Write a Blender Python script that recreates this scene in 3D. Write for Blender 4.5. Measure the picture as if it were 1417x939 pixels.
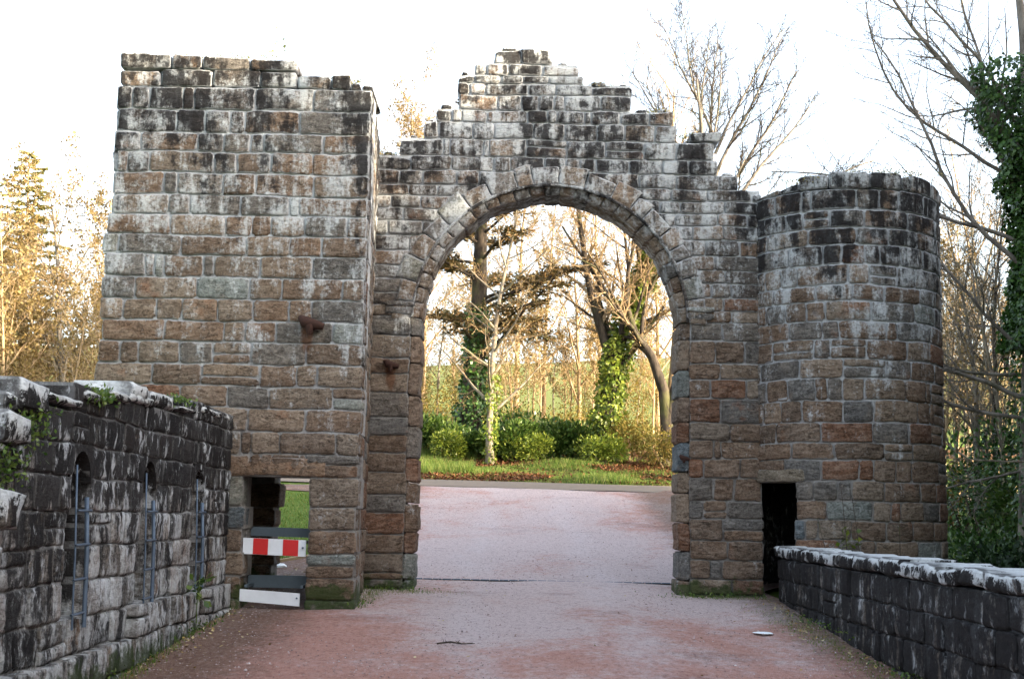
import bpy, math, random
from mathutils import Vector, Matrix, noise
from math import sin, cos, pi, radians, sqrt, atan2

# ------------------------------------------------------------------ scene, camera, light
sc = bpy.context.scene
for o in list(bpy.data.objects): bpy.data.objects.remove(o)
COL = sc.collection
sc.render.resolution_x, sc.render.resolution_y = 1024, 678

cam = bpy.data.cameras.new('camera'); cam_o = bpy.data.objects.new('camera', cam); COL.objects.link(cam_o)
cam.sensor_width = 36; cam.lens = 36*1790/1417; cam.clip_start = .05; cam.clip_end = 2000
cam_o.matrix_world = Matrix.Translation((0, 0, .92)) @ Matrix.Rotation(radians(97.8), 4, 'X') @ Matrix.Rotation(radians(1.1), 4, 'Z')
sc.camera = cam_o

SUN_EL, SUN_AZ = 15.5, 116.0        # azimuth clockwise from +Y
wd = bpy.data.worlds.new('World'); sc.world = wd; wd.use_nodes = True
wn = wd.node_tree; wn.nodes.clear()
sky = wn.nodes.new('ShaderNodeTexSky'); sky.sky_type = 'NISHITA'; sky.sun_disc = False
sky.sun_elevation = radians(SUN_EL); sky.sun_rotation = radians(SUN_AZ)
sky.air_density = 1.0; sky.dust_density = 4.0; sky.ozone_density = 1.0
bg = wn.nodes.new('ShaderNodeBackground'); bg.inputs[1].default_value = .15
hs = wn.nodes.new('ShaderNodeHueSaturation'); hs.inputs['Saturation'].default_value = .62
wo = wn.nodes.new('ShaderNodeOutputWorld')
wn.links.new(sky.outputs[0], hs.inputs['Color']); wn.links.new(hs.outputs[0], bg.inputs[0]); wn.links.new(bg.outputs[0], wo.inputs[0])

sl = bpy.data.lights.new('sun', 'SUN'); sl.energy = 3.2; sl.angle = radians(.6); sl.color = (1, .84, .60)
so = bpy.data.objects.new('sun', sl); COL.objects.link(so)
sdir = Vector((sin(radians(SUN_AZ))*cos(radians(SUN_EL)), cos(radians(SUN_AZ))*cos(radians(SUN_EL)), sin(radians(SUN_EL))))
so.rotation_euler = sdir.to_track_quat('Z', 'Y').to_euler(); so.location = (30, -10, 20)

sc.view_settings.view_transform = 'Standard'; sc.view_settings.look = 'None'
sc.view_settings.gamma = 1; sc.view_settings.exposure = 2.72
sc.render.engine = 'CYCLES'

# ------------------------------------------------------------------ helpers
def mesh_obj(name, V, F, mat=None, parent=None, loc=(0, 0, 0), smooth=False):
    me = bpy.data.meshes.new(name); me.from_pydata(V, [], F)
    if smooth: me.polygons.foreach_set('use_smooth', [True]*len(me.polygons))
    me.update()
    o = bpy.data.objects.new(name, me); COL.objects.link(o); o.location = loc
    if mat: me.materials.append(mat)
    if parent: o.parent = parent
    return o

def tag(o, label=None, cat=None, group=None, kind=None):
    if label: o['label'] = label
    if cat: o['category'] = cat
    if group: o['group'] = group
    if kind: o['kind'] = kind
    return o

def empty(name, loc, label, cat, group=None, rz=0):
    o = bpy.data.objects.new(name, None); COL.objects.link(o); o.location = loc; o.rotation_euler = (0, 0, rz)
    return tag(o, label, cat, group)

def part(name, V, F, mat, parent, smooth=False):
    """V in world space; parent is an unrotated Empty."""
    L = parent.location
    return mesh_obj(name, [(v[0]-L[0], v[1]-L[1], v[2]-L[2]) for v in V], F, mat, parent, smooth=smooth)

def copy_tree(o, loc, rz, sc_=1, label=None):
    c = o.copy(); COL.objects.link(c); c.location = loc; c.rotation_euler = (0, 0, rz); c.scale = (sc_,)*3
    if label: c['label'] = label
    for ch in list(o.children):
        k = ch.copy(); COL.objects.link(k); k.parent = c
    return c

class MB:
    def __init__(s): s.V = []; s.F = []
    def quad8(s, P):
        n = len(s.V); s.V += [tuple(p) for p in P]
        s.F += [(n, n+3, n+2, n+1), (n+4, n+5, n+6, n+7), (n, n+1, n+5, n+4), (n+1, n+2, n+6, n+5), (n+2, n+3, n+7, n+6), (n+3, n, n+4, n+7)]
    def box(s, x0, x1, y0, y1, z0, z1):
        s.quad8([(x0, y0, z0), (x1, y0, z0), (x1, y1, z0), (x0, y1, z0), (x0, y0, z1), (x1, y0, z1), (x1, y1, z1), (x0, y1, z1)])
    def tube(s, pts, rad, n=5, cap=True):
        b = len(s.V); m = len(pts); V = s.V
        prev = None
        for i in range(m):
            p = pts[i]
            t = (pts[min(i+1, m-1)]-pts[max(i-1, 0)])
            if t.length < 1e-9: t = Vector((0, 0, 1))
            t.normalize()
            if prev is None:
                a = t.orthogonal().normalized()
            else:
                a = prev - t*prev.dot(t)
                a = a.normalized() if a.length > 1e-6 else t.orthogonal().normalized()
            prev = a; c = t.cross(a); r = rad[i]
            for k in range(n):
                th = 2*pi*k/n
                V.append((p.x+r*(a.x*cos(th)+c.x*sin(th)), p.y+r*(a.y*cos(th)+c.y*sin(th)), p.z+r*(a.z*cos(th)+c.z*sin(th))))
        for i in range(m-1):
            for k in range(n):
                k2 = (k+1) % n
                s.F.append((b+i*n+k, b+i*n+k2, b+(i+1)*n+k2, b+(i+1)*n+k))
        if cap and n > 3:
            s.F.append(tuple(b+(m-1)*n+k for k in range(n)))
    def leaf(s, p, d, nrm, L, W):
        """kite leaf from p along d"""
        sd = d.cross(nrm)
        if sd.length < 1e-6: sd = d.orthogonal()
        sd = sd.normalized()*W*.5; n = len(s.V)
        m = p+d*L*.45
        s.V += [tuple(p), tuple(m+sd), tuple(p+d*L), tuple(m-sd)]
        s.F.append((n, n+1, n+2, n+3))
    def build(s, name, mat, parent=None, smooth=False, **k):
        if parent is None: return mesh_obj(name, s.V, s.F, mat, smooth=smooth, **k)
        return part(name, s.V, s.F, mat, parent, smooth)

def rvec(rng):
    while True:
        v = Vector((rng.uniform(-1, 1), rng.uniform(-1, 1), rng.uniform(-1, 1)))
        if .05 < v.length < 1: return v.normalized()

def sst(a, b, x):
    t = max(0, min(1, (x-a)/(b-a))); return t*t*(3-2*t)

# ------------------------------------------------------------------ materials
def newmat(name):
    m = bpy.data.materials.new(name); m.use_nodes = True; m.node_tree.nodes.clear(); return m, NT(m.node_tree)

class NT:
    def __init__(s, t): s.t = t
    def n(s, typ, **k):
        nd = s.t.nodes.new('ShaderNode'+typ)
        for a, v in k.items():
            if a.startswith('i_'):
                key = a[2:]; key = int(key) if key.isdigit() else key.replace('_', ' ')
                s.set(nd.inputs[key], v)
            else: setattr(nd, a, v)
        return nd
    def set(s, sock, v):
        if isinstance(v, bpy.types.NodeSocket): s.t.links.new(v, sock)
        else: sock.default_value = v
    def math(s, op, a, b=0., clamp=False):
        nd = s.n('Math', operation=op, use_clamp=clamp); s.set(nd.inputs[0], a); s.set(nd.inputs[1], b); return nd.outputs[0]
    def mix(s, f, a, b, mode='MIX'):
        nd = s.n('Mix', data_type='RGBA', blend_type=mode)
        s.set(nd.inputs[0], f)
        for i, v in ((6, a), (7, b)):
            if isinstance(v, tuple) and len(v) == 3: v = v+(1,)
            s.set(nd.inputs[i], v)
        return nd.outputs[2]
    def noise(s, vec, scale, detail=4, rough=.6, dist=0):
        nd = s.n('TexNoise', i_Scale=scale, i_Detail=detail, i_Roughness=rough, i_Distortion=dist)
        if vec is not None: s.t.links.new(vec, nd.inputs['Vector'])
        return nd.outputs['Fac']
    def mapv(s, vec, scale=(1, 1, 1), rot=(0, 0, 0), loc=(0, 0, 0)):
        nd = s.n('Mapping'); s.set(nd.inputs['Vector'], vec); nd.inputs['Scale'].default_value = scale
        nd.inputs['Rotation'].default_value = rot; s.set(nd.inputs['Location'], loc); return nd.outputs[0]
    def ss(s, v, a, b, lo=0., hi=1.):
        nd = s.n('MapRange', interpolation_type='SMOOTHSTEP', clamp=True)
        s.set(nd.inputs[0], v); s.set(nd.inputs[1], a); s.set(nd.inputs[2], b); s.set(nd.inputs[3], lo); s.set(nd.inputs[4], hi); return nd.outputs[0]
    def out(s, col, rough=.9, bump=None, bstr=.5, bdist=.01, spec=.25, trans=None):
        p = s.n('BsdfPrincipled'); s.set(p.inputs['Base Color'], col if not isinstance(col, tuple) else col[:3]+(1,))
        s.set(p.inputs['Roughness'], rough); p.inputs['Specular IOR Level'].default_value = spec
        if bump is not None:
            b = s.n('Bump', i_Strength=bstr, i_Distance=bdist); s.set(b.inputs['Height'], bump); s.t.links.new(b.outputs[0], p.inputs['Normal'])
        o = s.n('OutputMaterial'); sh = p.outputs[0]
        if trans:
            tr = s.n('BsdfTranslucent'); s.set(tr.inputs[0], col if not isinstance(col, tuple) else col[:3]+(1,))
            mx = s.n('MixShader', i_0=trans); s.t.links.new(sh, mx.inputs[1]); s.t.links.new(tr.outputs[0], mx.inputs[2]); sh = mx.outputs[0]
        s.t.links.new(sh, o.inputs[0]); return p

def stone_mat(name, zlo, zhi, black0, black1, white0, white1, mortar=False, base=None, caplichen=None, streak=(1.6, .33), moss=None, smear=.85, rust=None, mcol=(.50, .515, .53), mottle=.25, mth=.60):
    """black/white: amount of algae and lichen at zlo and zhi (0..1)."""
    m, t = newmat(name)
    geo = t.n('NewGeometry'); pos = geo.outputs['Position']
    oi = t.n('ObjectInfo'); rnd = oi.outputs['Random']
    sep = t.n('SeparateXYZ', i_0=pos); z = sep.outputs[2]
    h = t.ss(z, zlo, zhi)
    if mortar:
        mhi = t.mix(t.ss(z, zlo-.8, zlo+(zhi-zlo)*.6), tuple(x*q for x, q in zip(mcol, (.54, .49, .44))), mcol)
        col = t.mix(t.ss(t.noise(pos, 7, 7, .75), .3, .65), t.mix(1., mhi, (.5, .5, .5), 'MULTIPLY'), mhi)
        strata = t.noise(pos, 30, 5, .7); fine = t.noise(pos, 90, 4, .7)
    else:
        off = t.n('CombineXYZ'); t.set(off.inputs[0], t.math('MULTIPLY', rnd, 57.)); t.set(off.inputs[1], t.math('MULTIPLY', rnd, 23.)); t.set(off.inputs[2], t.math('MULTIPLY', rnd, 91.))
        rot = t.n('VectorRotate', rotation_type='Y_AXIS'); t.set(rot.inputs['Vector'], pos); t.set(rot.inputs['Angle'], t.math('MULTIPLY', t.math('SUBTRACT', rnd, .5), .45))
        va = t.n('VectorMath', operation='ADD'); t.set(va.inputs[0], rot.outputs[0]); t.set(va.inputs[1], off.outputs[0])
        sv = va.outputs[0]
        strata = t.noise(t.mapv(sv, (3, 3, 12)), 2.0, 9, .70, .25)
        blot = t.noise(sv, 4.5, 6, .62)
        fine = t.noise(pos, 42, 6, .8)
        ck = t.noise(t.mapv(sv, (2.6, 2.6, 9)), 2.6, 5, .6, .6); crack = t.ss(t.math('ABSOLUTE', t.math('SUBTRACT', ck, .5)), .0, .030)
        crack = t.math('MAXIMUM', crack, t.ss(t.noise(sv, 5, 3), .42, .58))
        pit = t.ss(t.noise(t.mapv(pos, (1, 1, 1.7)), 17, 5, .75), .33, .50)
        col = oi.outputs['Color']
        col = t.mix(t.ss(strata, .38, .66), t.mix(.45, col, t.mix(1., col, (.35, .30, .28), 'MULTIPLY')), t.mix(.22, col, (.40, .35, .30)))
        col = t.mix(t.ss(blot, .52, .75, 0, .45), col, (.30, .23, .17))
        col = t.mix(t.ss(t.noise(sv, 2.2, 5), .60, .75, 0, .5), col, (.30, .12, .05))
        col = t.mix(t.ss(fine, .36, .60, .75, 0.), col, t.mix(1., col, (.42, .40, .38), 'MULTIPLY'))
    if not mortar:  # cracks and pits: dirt plus relief shade put into the colour
        col = t.mix(t.math('MULTIPLY', t.math('SUBTRACT', 1., crack), .75), col, t.mix(1., col, (.22, .20, .18), 'MULTIPLY'))
        col = t.mix(t.math('MULTIPLY', t.math('SUBTRACT', 1., pit), .65), col, t.mix(1., col, (.30, .28, .26), 'MULTIPLY'))
    # pale lichen and lime bloom
    l1 = t.noise(pos, 2.6, 9, .72, .3)
    l2 = t.noise(t.mapv(pos, (3.2, 3.2, .55)), 2.2, 8, .68)
    wamt = t.n('MapRange'); t.set(wamt.inputs[0], t.ss(t.math('ADD', z, t.math('MULTIPLY', t.math('SUBTRACT', t.noise(pos, .9, 4), .5), 2.2)), zlo-.5, zlo+(zhi-zlo)*.75)); wamt.inputs[3].default_value = white0; wamt.inputs[4].default_value = white1; wa = wamt.outputs[0]
    lsum = t.math('ADD', t.math('SUBTRACT', t.math('ADD', l1, l2), .5), t.math('MULTIPLY', wa, .45))
    lsum = t.math('ADD', lsum, t.math('MULTIPLY', t.math('SUBTRACT', t.noise(pos, 30, 5, .75), .5), .60))
    wmask = t.ss(lsum, .64, .90, 0, .78)
    col = t.mix(wmask, col, t.mix(t.noise(pos, 30, 4, .7), (.36, .38, .385), (.66, .69, .70)))
    spots = t.ss(t.noise(pos, 26, 3, .5), .67, .71)
    spots = t.math('MULTIPLY', spots, t.math('MULTIPLY', t.ss(t.noise(pos, 1.7, 3), .42, .6), t.math('ADD', wa, .05), ), True)
    col = t.mix(spots, col, (.60, .62, .60))
    # black algae runs
    b1 = t.noise(t.mapv(pos, (streak[0], streak[0], streak[1])), 1.5, 8, .66, .25)
    b2 = t.noise(pos, 7, 7, .7)
    bamt = t.n('MapRange'); t.set(bamt.inputs[0], h); bamt.inputs[3].default_value = black0; bamt.inputs[4].default_value = black1; ba = bamt.outputs[0]
    bsum = t.math('ADD', t.math('SUBTRACT', t.math('ADD', t.math('MULTIPLY', b1, 1.5), t.math('MULTIPLY', b2, .8)), .65), t.math('MULTIPLY', ba, .5))
    bmask = t.ss(bsum, .64, .82, 0, .93)
    if mortar: bmask = t.math('MULTIPLY', bmask, .6)
    col = t.mix(bmask, col, (.014, .013, .014))
    # thin white lime runs over the black
    wr = t.ss(t.noise(t.mapv(pos, (7, 7, .5)), 1.8, 6, .7), .62, .70)
    wr = t.math('MULTIPLY', wr, t.math('MULTIPLY', t.ss(t.noise(pos, 1.3, 4), .45, .62), t.math('MULTIPLY', wa, 1.1)), True)
    col = t.mix(wr, col, (.50, .52, .53))
    if mottle and not mortar:
        mo = t.math('ADD', t.noise(t.mapv(pos, (1, 1, .42)), 9, 7, .75, .3), t.math('MULTIPLY', t.math('SUBTRACT', t.noise(pos, 1.6, 4), .5), .45))
        mo = t.ss(mo, mth, mth+.10, 0, mottle)
        if zhi > 3: mo = t.math('MULTIPLY', mo, t.ss(z, zlo+.4, zlo+(zhi-zlo)*.7))
        col = t.mix(mo, col, t.mix(t.noise(pos, 34, 4), (.38, .40, .42), (.70, .73, .75)))
    if not mortar and smear:
        ed = t.n('Attribute', attribute_name='edge').outputs['Fac']
        em = t.math('ADD', t.math('ADD', ed, t.math('MULTIPLY', t.math('SUBTRACT', t.noise(pos, 9, 7, .8), .5), 2.4)), t.math('ADD', t.math('MULTIPLY', t.math('SUBTRACT', t.noise(pos, 2.0, 4), .5), 2.0), t.ss(z, zlo, zhi, 0., .16)))
        em = t.math('MULTIPLY', t.ss(em, .66, 1.06, 0, smear), t.ss(ed, .08, .4))
        mhi = t.mix(t.ss(z, zlo-.8, zlo+(zhi-zlo)*.6), tuple(x*q for x, q in zip(mcol, (.54, .49, .44))), mcol)
        col = t.mix(em, col, t.mix(t.noise(pos, 25, 5, .7), t.mix(1., mhi, (.55, .55, .55), 'MULTIPLY'), mhi))
    if rust:
        for (rx, rz) in rust:
            sx_ = t.math('ABSOLUTE', t.math('SUBTRACT', sep.outputs[0], rx)); dz_ = t.math('SUBTRACT', rz, z)
            k_ = t.math('MULTIPLY', t.ss(sx_, .0, .14, 1, 0), t.math('MULTIPLY', t.ss(dz_, -.16, .02), t.ss(dz_, .12, .46, 1, 0)))
            k_ = t.ss(t.math('ADD', k_, t.math('MULTIPLY', t.math('SUBTRACT', t.noise(t.mapv(pos, (4, 4, .8)), 5, 6, .7), .5), 1.0)), .42, .85, 0, .75)
            k_ = t.math('MULTIPLY', k_, t.ss(sx_, .2, .3, 1, 0)); k_ = t.math('MULTIPLY', k_, t.ss(dz_, .5, .6, 1, 0)); k_ = t.math('MULTIPLY', k_, t.ss(dz_, -.2, -.12))
            col = t.mix(k_, col, (.11, .045, .02))
    if moss:
        g = t.math('ADD', t.noise(pos, 5, 6, .7), t.ss(z, moss[0], moss[1], .22, -.3))
        col = t.mix(t.ss(g, .55, .70, 0, .85), col, (.035, .055, .015))
    if caplichen is not None:   # thick white crust on upward and upper faces
        nz = t.n('SeparateXYZ', i_0=geo.outputs['Normal']).outputs[2]
        c = t.math('ADD', t.noise(t.mapv(pos, (1, 1, .6)), 6, 8, .7), t.math('MULTIPLY', t.ss(nz, 0., .8), .22))
        c = t.math('ADD', c, t.math('ADD', t.math('MULTIPLY', t.noise(pos, 2.6, 5, .7), .65), t.math('MULTIPLY', t.math('SUBTRACT', t.noise(pos, 28, 6, .8), .5), .5)))
        cm = t.ss(c, caplichen+.03, caplichen+.11, 0, .95)
        cm = t.math('MULTIPLY', cm, t.ss(t.math('ADD', t.n('Attribute', attribute_name='edge').outputs['Fac'], t.math('MULTIPLY', t.math('SUBTRACT', t.noise(pos, 10, 5, .8), .5), 1.2)), .55, 1.05, 1, .15))
        col = t.mix(cm, col, t.mix(t.noise(pos, 40, 4), (.36, .38, .38), (.84, .86, .86)))
    bsrc = t.math('ADD', t.math('MULTIPLY', strata, .9), t.math('MULTIPLY', fine, .6))
    bsrc = t.math('ADD', bsrc, t.math('MULTIPLY', wmask, .12))
    if not mortar: bsrc = t.math('ADD', bsrc, t.math('ADD', t.math('MULTIPLY', crack, .25), t.math('MULTIPLY', pit, .30)))
    t.out(col, .92, bsrc, .85, .028 if not mortar else .02, .15)
    return m

def leaf_mat(name, cols, trans=.35, rough=.55):
    m, t = newmat(name)
    r = t.n('NewGeometry').outputs['Random Per Island']
    cr = t.n('ValToRGB'); el = cr.color_ramp.elements
    while len(el) < len(cols): el.new(.5)
    for i, c in enumerate(cols):
        el[i].position = i/(len(cols)-1); el[i].color = c+(1,)
    t.set(cr.inputs[0], r)
    t.out(cr.outputs[0], rough, None, spec=.3, trans=trans); return m

def bark_mat(name, c1, c2, sc_=6, green=0):
    m, t = newmat(name); pos = t.n('NewGeometry').outputs['Position']
    n = t.noise(t.mapv(pos, (1, 1, .35)), sc_, 7, .7)
    col = t.mix(t.ss(n, .35, .68), c1, c2)
    if green: col = t.mix(t.ss(t.noise(pos, 2, 5), .5, .65, 0, green), col, (.12, .14, .03))
    t.out(col, .9, n, .6, .02, .15); return m

def flat_mat(name, col, rough=.6, metal=0, var=.3, sc_=14):
    m, t = newmat(name); pos = t.n('NewGeometry').outputs['Position']
    n = t.noise(pos, sc_, 6, .7)
    c = t.mix(n, tuple(x*(1-var) for x in col), tuple(min(1, x*(1+var)) for x in col))
    p = t.out(c, rough, n, .25, .004, .4); p.inputs['Metallic'].default_value = metal; return m

M = {}
TOWER = dict(zlo=1.6, zhi=5.9, black0=-.50, black1=.56, white0=.0, white1=.50, rust=[(-2.24, 2.92)], moss=(0., .45))
ARCH = dict(zlo=2.4, zhi=6.0, black0=-.38, black1=.58, white0=.0, white1=.62, rust=[(-1.50, 2.72)], moss=(0., .5))
ROUND = dict(zlo=1.8, zhi=5.0, black0=-.50, black1=.58, white0=.0, white1=.5, moss=(0.1, .5))
for k, d in (('tower', TOWER), ('arch', ARCH), ('round', ROUND)):
    M[k] = stone_mat(k+'_sandstone', **d); M[k+'_mortar'] = stone_mat(k+'_lime_mortar', mortar=True, **dict(d, black1=d['black1']-.25))
PL = dict(zlo=.2, zhi=1.6, black0=.30, black1=1.0, white0=.62, white1=.30, smear=.3, mottle=.85, mth=.545, mcol=(.36, .36, .36), streak=(3.4, .5), moss=(-.3, .15))
M['wall'] = stone_mat('parapet_blackened_stone', **PL); M['wall_mortar'] = stone_mat('parapet_mortar', mortar=True, **dict(PL, black0=.3))
M['wall_cap'] = stone_mat('parapet_capstone', caplichen=.77, **PL)
PR = dict(zlo=-.3, zhi=.6, black0=.75, black1=.8, white0=.2, white1=.35, smear=.10, mottle=.35, mcol=(.16, .16, .17), streak=(2.2, .7), moss=(-.45, -.1))
M['low'] = stone_mat('low_wall_blackened_stone', **PR); M['low_mortar'] = stone_mat('low_wall_mortar', mortar=True, **PR)
M['low_cap'] = stone_mat('low_wall_coping', caplichen=.83, **PR)
M['ring'] = stone_mat('arch_ring_sandstone', **dict(ARCH, black1=.28, white1=.52))
M['cap_arch'] = stone_mat('arch_capstone', caplichen=.99, **ARCH)
M['cap_tower'] = stone_mat('tower_capstone', caplichen=.95, **TOWER)

M['bark_pale'] = bark_mat('pale_bark', (.13, .105, .075), (.30, .255, .19), 5, .35)
M['bark_gold'] = bark_mat('tan_twigs', (.20, .13, .07), (.40, .29, .17), 6)
M['bark_dark'] = bark_mat('dark_bark', (.025, .020, .016), (.085, .066, .05), 6, .3)
M['bark_grey'] = bark_mat('grey_bark', (.10, .085, .07), (.24, .21, .18), 6, .15)
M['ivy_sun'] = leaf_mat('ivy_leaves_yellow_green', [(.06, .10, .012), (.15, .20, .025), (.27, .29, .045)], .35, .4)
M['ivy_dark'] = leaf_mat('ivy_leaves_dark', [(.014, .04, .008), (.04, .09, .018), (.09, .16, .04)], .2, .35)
M['rhodo'] = leaf_mat('rhododendron_leaves', [(.03, .07, .012), (.08, .14, .025), (.16, .21, .05)], .3, .35)
M['shrub_gold'] = leaf_mat('golden_shrub_leaves', [(.10, .10, .02), (.20, .16, .03), (.26, .17, .05)], .4)
M['leaf_gold'] = leaf_mat('last_autumn_leaves', [(.13, .08, .025), (.24, .165, .055), (.30, .23, .10)], .4)
M['cedar'] = leaf_mat('cedar_sprays', [(.035, .035, .015), (.09, .07, .025), (.19, .10, .035)], .3)
M['spruce'] = leaf_mat('spruce_needles', [(.14, .15, .04), (.26, .23, .08), (.36, .29, .12)], .5)
M['yew'] = leaf_mat('yew_leaves', [(.006, .018, .006), (.015, .035, .012), (.03, .06, .02)], .1)
M['fern'] = leaf_mat('fern_fronds', [(.02, .045, .012), (.04, .08, .02), (.09, .10, .03)], .3)
M['grass'] = leaf_mat('grass_blades', [(.06, .12, .015), (.12, .19, .028), (.26, .25, .08)], .4)
M['litter'] = leaf_mat('fallen_leaves', [(.045, .018, .008), (.12, .045, .018), (.20, .09, .03)], .1, .8)
M['drive_leaf'] = leaf_mat('pale_fallen_leaves', [(.10, .05, .02), (.35, .24, .08), (.55, .48, .30)], .1, .8)
M['pebble'] = leaf_mat('loose_pebbles', [(.09, .07, .07), (.30, .21, .19), (.5, .44, .43)], 0, .9)
M['steel'] = flat_mat('blue_grey_galvanised_steel', (.09, .125, .175), .6, .4, .5)
M['rust'] = flat_mat('rusted_iron', (.035, .014, .009), .9, .1, .7, 40)
M['white_paint'] = flat_mat('white_board_paint', (.66, .69, .72), .5, 0, .22, 5)
M['red_paint'] = flat_mat('red_reflective_paint', (.50, .014, .014), .45, 0, .3, 6)
M['grey_paint'] = flat_mat('slate_grey_plank', (.075, .10, .12), .6, 0, .25)
M['black'] = flat_mat('dark_wood', (.02, .016, .012), .8)
M['timber'] = flat_mat('timber_edging', (.26, .19, .10), .85)
M['paper'] = flat_mat('white_litter', (.75, .80, .82), .5, 0, .1)

def mat_ground():
    m, t = newmat('grass_and_leaf_litter'); pos = t.n('NewGeometry').outputs['Position']
    n = t.noise(pos, .35, 5, .6); f = t.noise(pos, 9, 7, .75); y = t.n('SeparateXYZ', i_0=pos).outputs[1]
    green = t.mix(f, (.035, .075, .010), (.13, .19, .03))
    litter = t.mix(t.noise(pos, 14, 6, .8), (.035, .018, .010), (.17, .085, .035))
    field = t.mix(f, (.085, .11, .03), (.15, .16, .05))
    col = t.mix(t.math('MULTIPLY', t.ss(n, .50, .58), t.ss(y, 30.5, 32.5)), green, litter)
    col = t.mix(t.ss(y, 48, 56), col, field)
    t.out(col, .95, f, .8, .05, .1); return m
def mat_gravel():
    m, t = newmat('red_pink_gravel'); pos = t.n('NewGeometry').outputs['Position']
    s = t.n('SeparateXYZ', i_0=pos); y = s.outputs[1]
    big = t.noise(t.mapv(pos, (.5, .35, .5)), 1.2, 5, .6, .4); f = t.noise(pos, 60, 5, .8); v = t.n('TexVoronoi', i_Scale=75.); t.set(v.inputs['Vector'], pos)
    pale = t.mix(v.outputs['Distance'], (.72, .60, .585), (.42, .325, .31))
    red = t.mix(f, (.34, .135, .09), (.58, .31, .24))
    k = t.math('ADD', t.math('MULTIPLY', big, 1.), t.ss(y, 9., 16.5, .24, -.06))
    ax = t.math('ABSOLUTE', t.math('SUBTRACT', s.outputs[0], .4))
    k = t.math('ADD', k, t.ss(ax, .8, 3., -.06, .10))
    k = t.math('ADD', k, t.math('MULTIPLY', t.math('SUBTRACT', t.noise(pos, 7, 7, .85), .5), .75))
    col = t.mix(t.ss(k, .40, .72, 0, .85), pale, red)
    trk = t.math('ABSOLUTE', t.math('SUBTRACT', t.math('ABSOLUTE', t.math('ADD', t.math('SUBTRACT', s.outputs[0], .42), t.math('MULTIPLY', t.math('SUBTRACT', t.noise(t.mapv(pos, (.2, .25, 1)), 1., 2), .5), 1.2))), .78))
    trk = t.math('MULTIPLY', t.ss(trk, .08, .36, .5, 0), t.ss(t.noise(t.mapv(pos, (1, .4, 1)), 2.5, 6, .8), .38, .6))
    col = t.mix(trk, col, (.60, .52, .52))
    col = t.mix(t.ss(t.noise(t.mapv(pos, (.6, .9, 1)), 1.1, 6, .7), .56, .70, 0, .55), col, t.mix(1., col, (.55, .50, .49), 'MULTIPLY'))
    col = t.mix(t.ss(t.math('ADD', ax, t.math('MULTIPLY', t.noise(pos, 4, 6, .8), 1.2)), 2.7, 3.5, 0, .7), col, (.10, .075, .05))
    md = t.noise(t.mapv(pos, (1, .55, 1)), 22, 6, .85); col = t.mix(t.ss(md, .34, .52, .62, 0), col, t.mix(1., col, (.36, .33, .33), 'MULTIPLY')); col = t.mix(t.ss(md, .52, .68, 0, .35), col, (.58, .54, .54))
    sp = t.ss(t.noise(pos, 130, 3, .7), .62, .72); col = t.mix(sp, col, (.10, .075, .075))
    sp2 = t.ss(t.noise(pos, 115, 3, .7), .66, .74); col = t.mix(sp2, col, (.62, .56, .56))
    dk = t.ss(t.noise(t.mapv(pos, (.7, 1.6, 1)), 2.3, 7, .75), .58, .75, 0, .5); col = t.mix(dk, col, (.16, .10, .09))
    hgt = t.math('ADD', t.math('MULTIPLY', v.outputs['Distance'], .6), t.math('MULTIPLY', t.noise(pos, 12, 6, .8), 1.2))
    t.out(col, .95, hgt, 1., .03, .12); return m
def mat_road():
    m, t = newmat('worn_tarmac'); pos = t.n('NewGeometry').outputs['Position']
    col = t.mix(t.noise(pos, 5, 8, .8), (.11, .09, .075), (.24, .195, .15)); t.out(col, .9, t.noise(pos, 60, 4), .5, .01); return m
M['ground'] = mat_ground(); M['gravel'] = mat_gravel(); M['road'] = mat_road()

# ------------------------------------------------------------------ terrain, drive, road
def deck(y):
    if y < 16: return -.06*(16-y)
    if y < 30: return .06*(y-16)+.0034*(y-16)**2
    if y < 42: return 1.506+.125*(y-30)
    if y < 140: return 3.006+.152*(y-42)
    return 17.9-.05*(y-140)
def H(x, y):
    h = deck(y)
    side = sst(3.75, 6.5, abs(x-.1))*(1-sst(14, 24, y))
    if y < 30.5 and -3.6 < x < 4.0: h -= .05*(1-sst(29, 30.4, y))*sst(-3.55, -2.9, x)*(1-sst(3.3, 3.9, x))
    h -= 1.6*side
    if y > 31.5 or abs(x) > 6:
        k = min(1, max((y-31.5)/6, (abs(x)-6)/5))
        h += .22*k*noise.noise((x*.22, y*.22, 3)) + .9*sst(60, 120, y)*noise.noise((x*.02, y*.02, 9))*2
    return h
def axis(a, b, fine_a, fine_b, st, grow):
    xs = []; x = fine_a
    while x <= fine_b: xs.append(x); x += st
    s_ = st
    while x < b: s_ *= grow; x += s_; xs.append(x)
    x = fine_a; s_ = st
    while x > a: s_ *= grow; x -= s_; xs.insert(0, x)
    return xs
def grid(xs, ys, zf):
    V = [(x, y, zf(x, y)) for y in ys for x in xs]; n = len(xs)
    F = [(j*n+i, j*n+i+1, (j+1)*n+i+1, (j+1)*n+i) for j in range(len(ys)-1) for i in range(n-1)]
    return V, F
V, F = grid(axis(-420, 420, -14, 14, .4, 1.18), axis(-60, 620, -6, 50, .4, 1.15), H)
tag(mesh_obj('ground', V, F, M['ground'], smooth=True), kind='structure')

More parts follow.
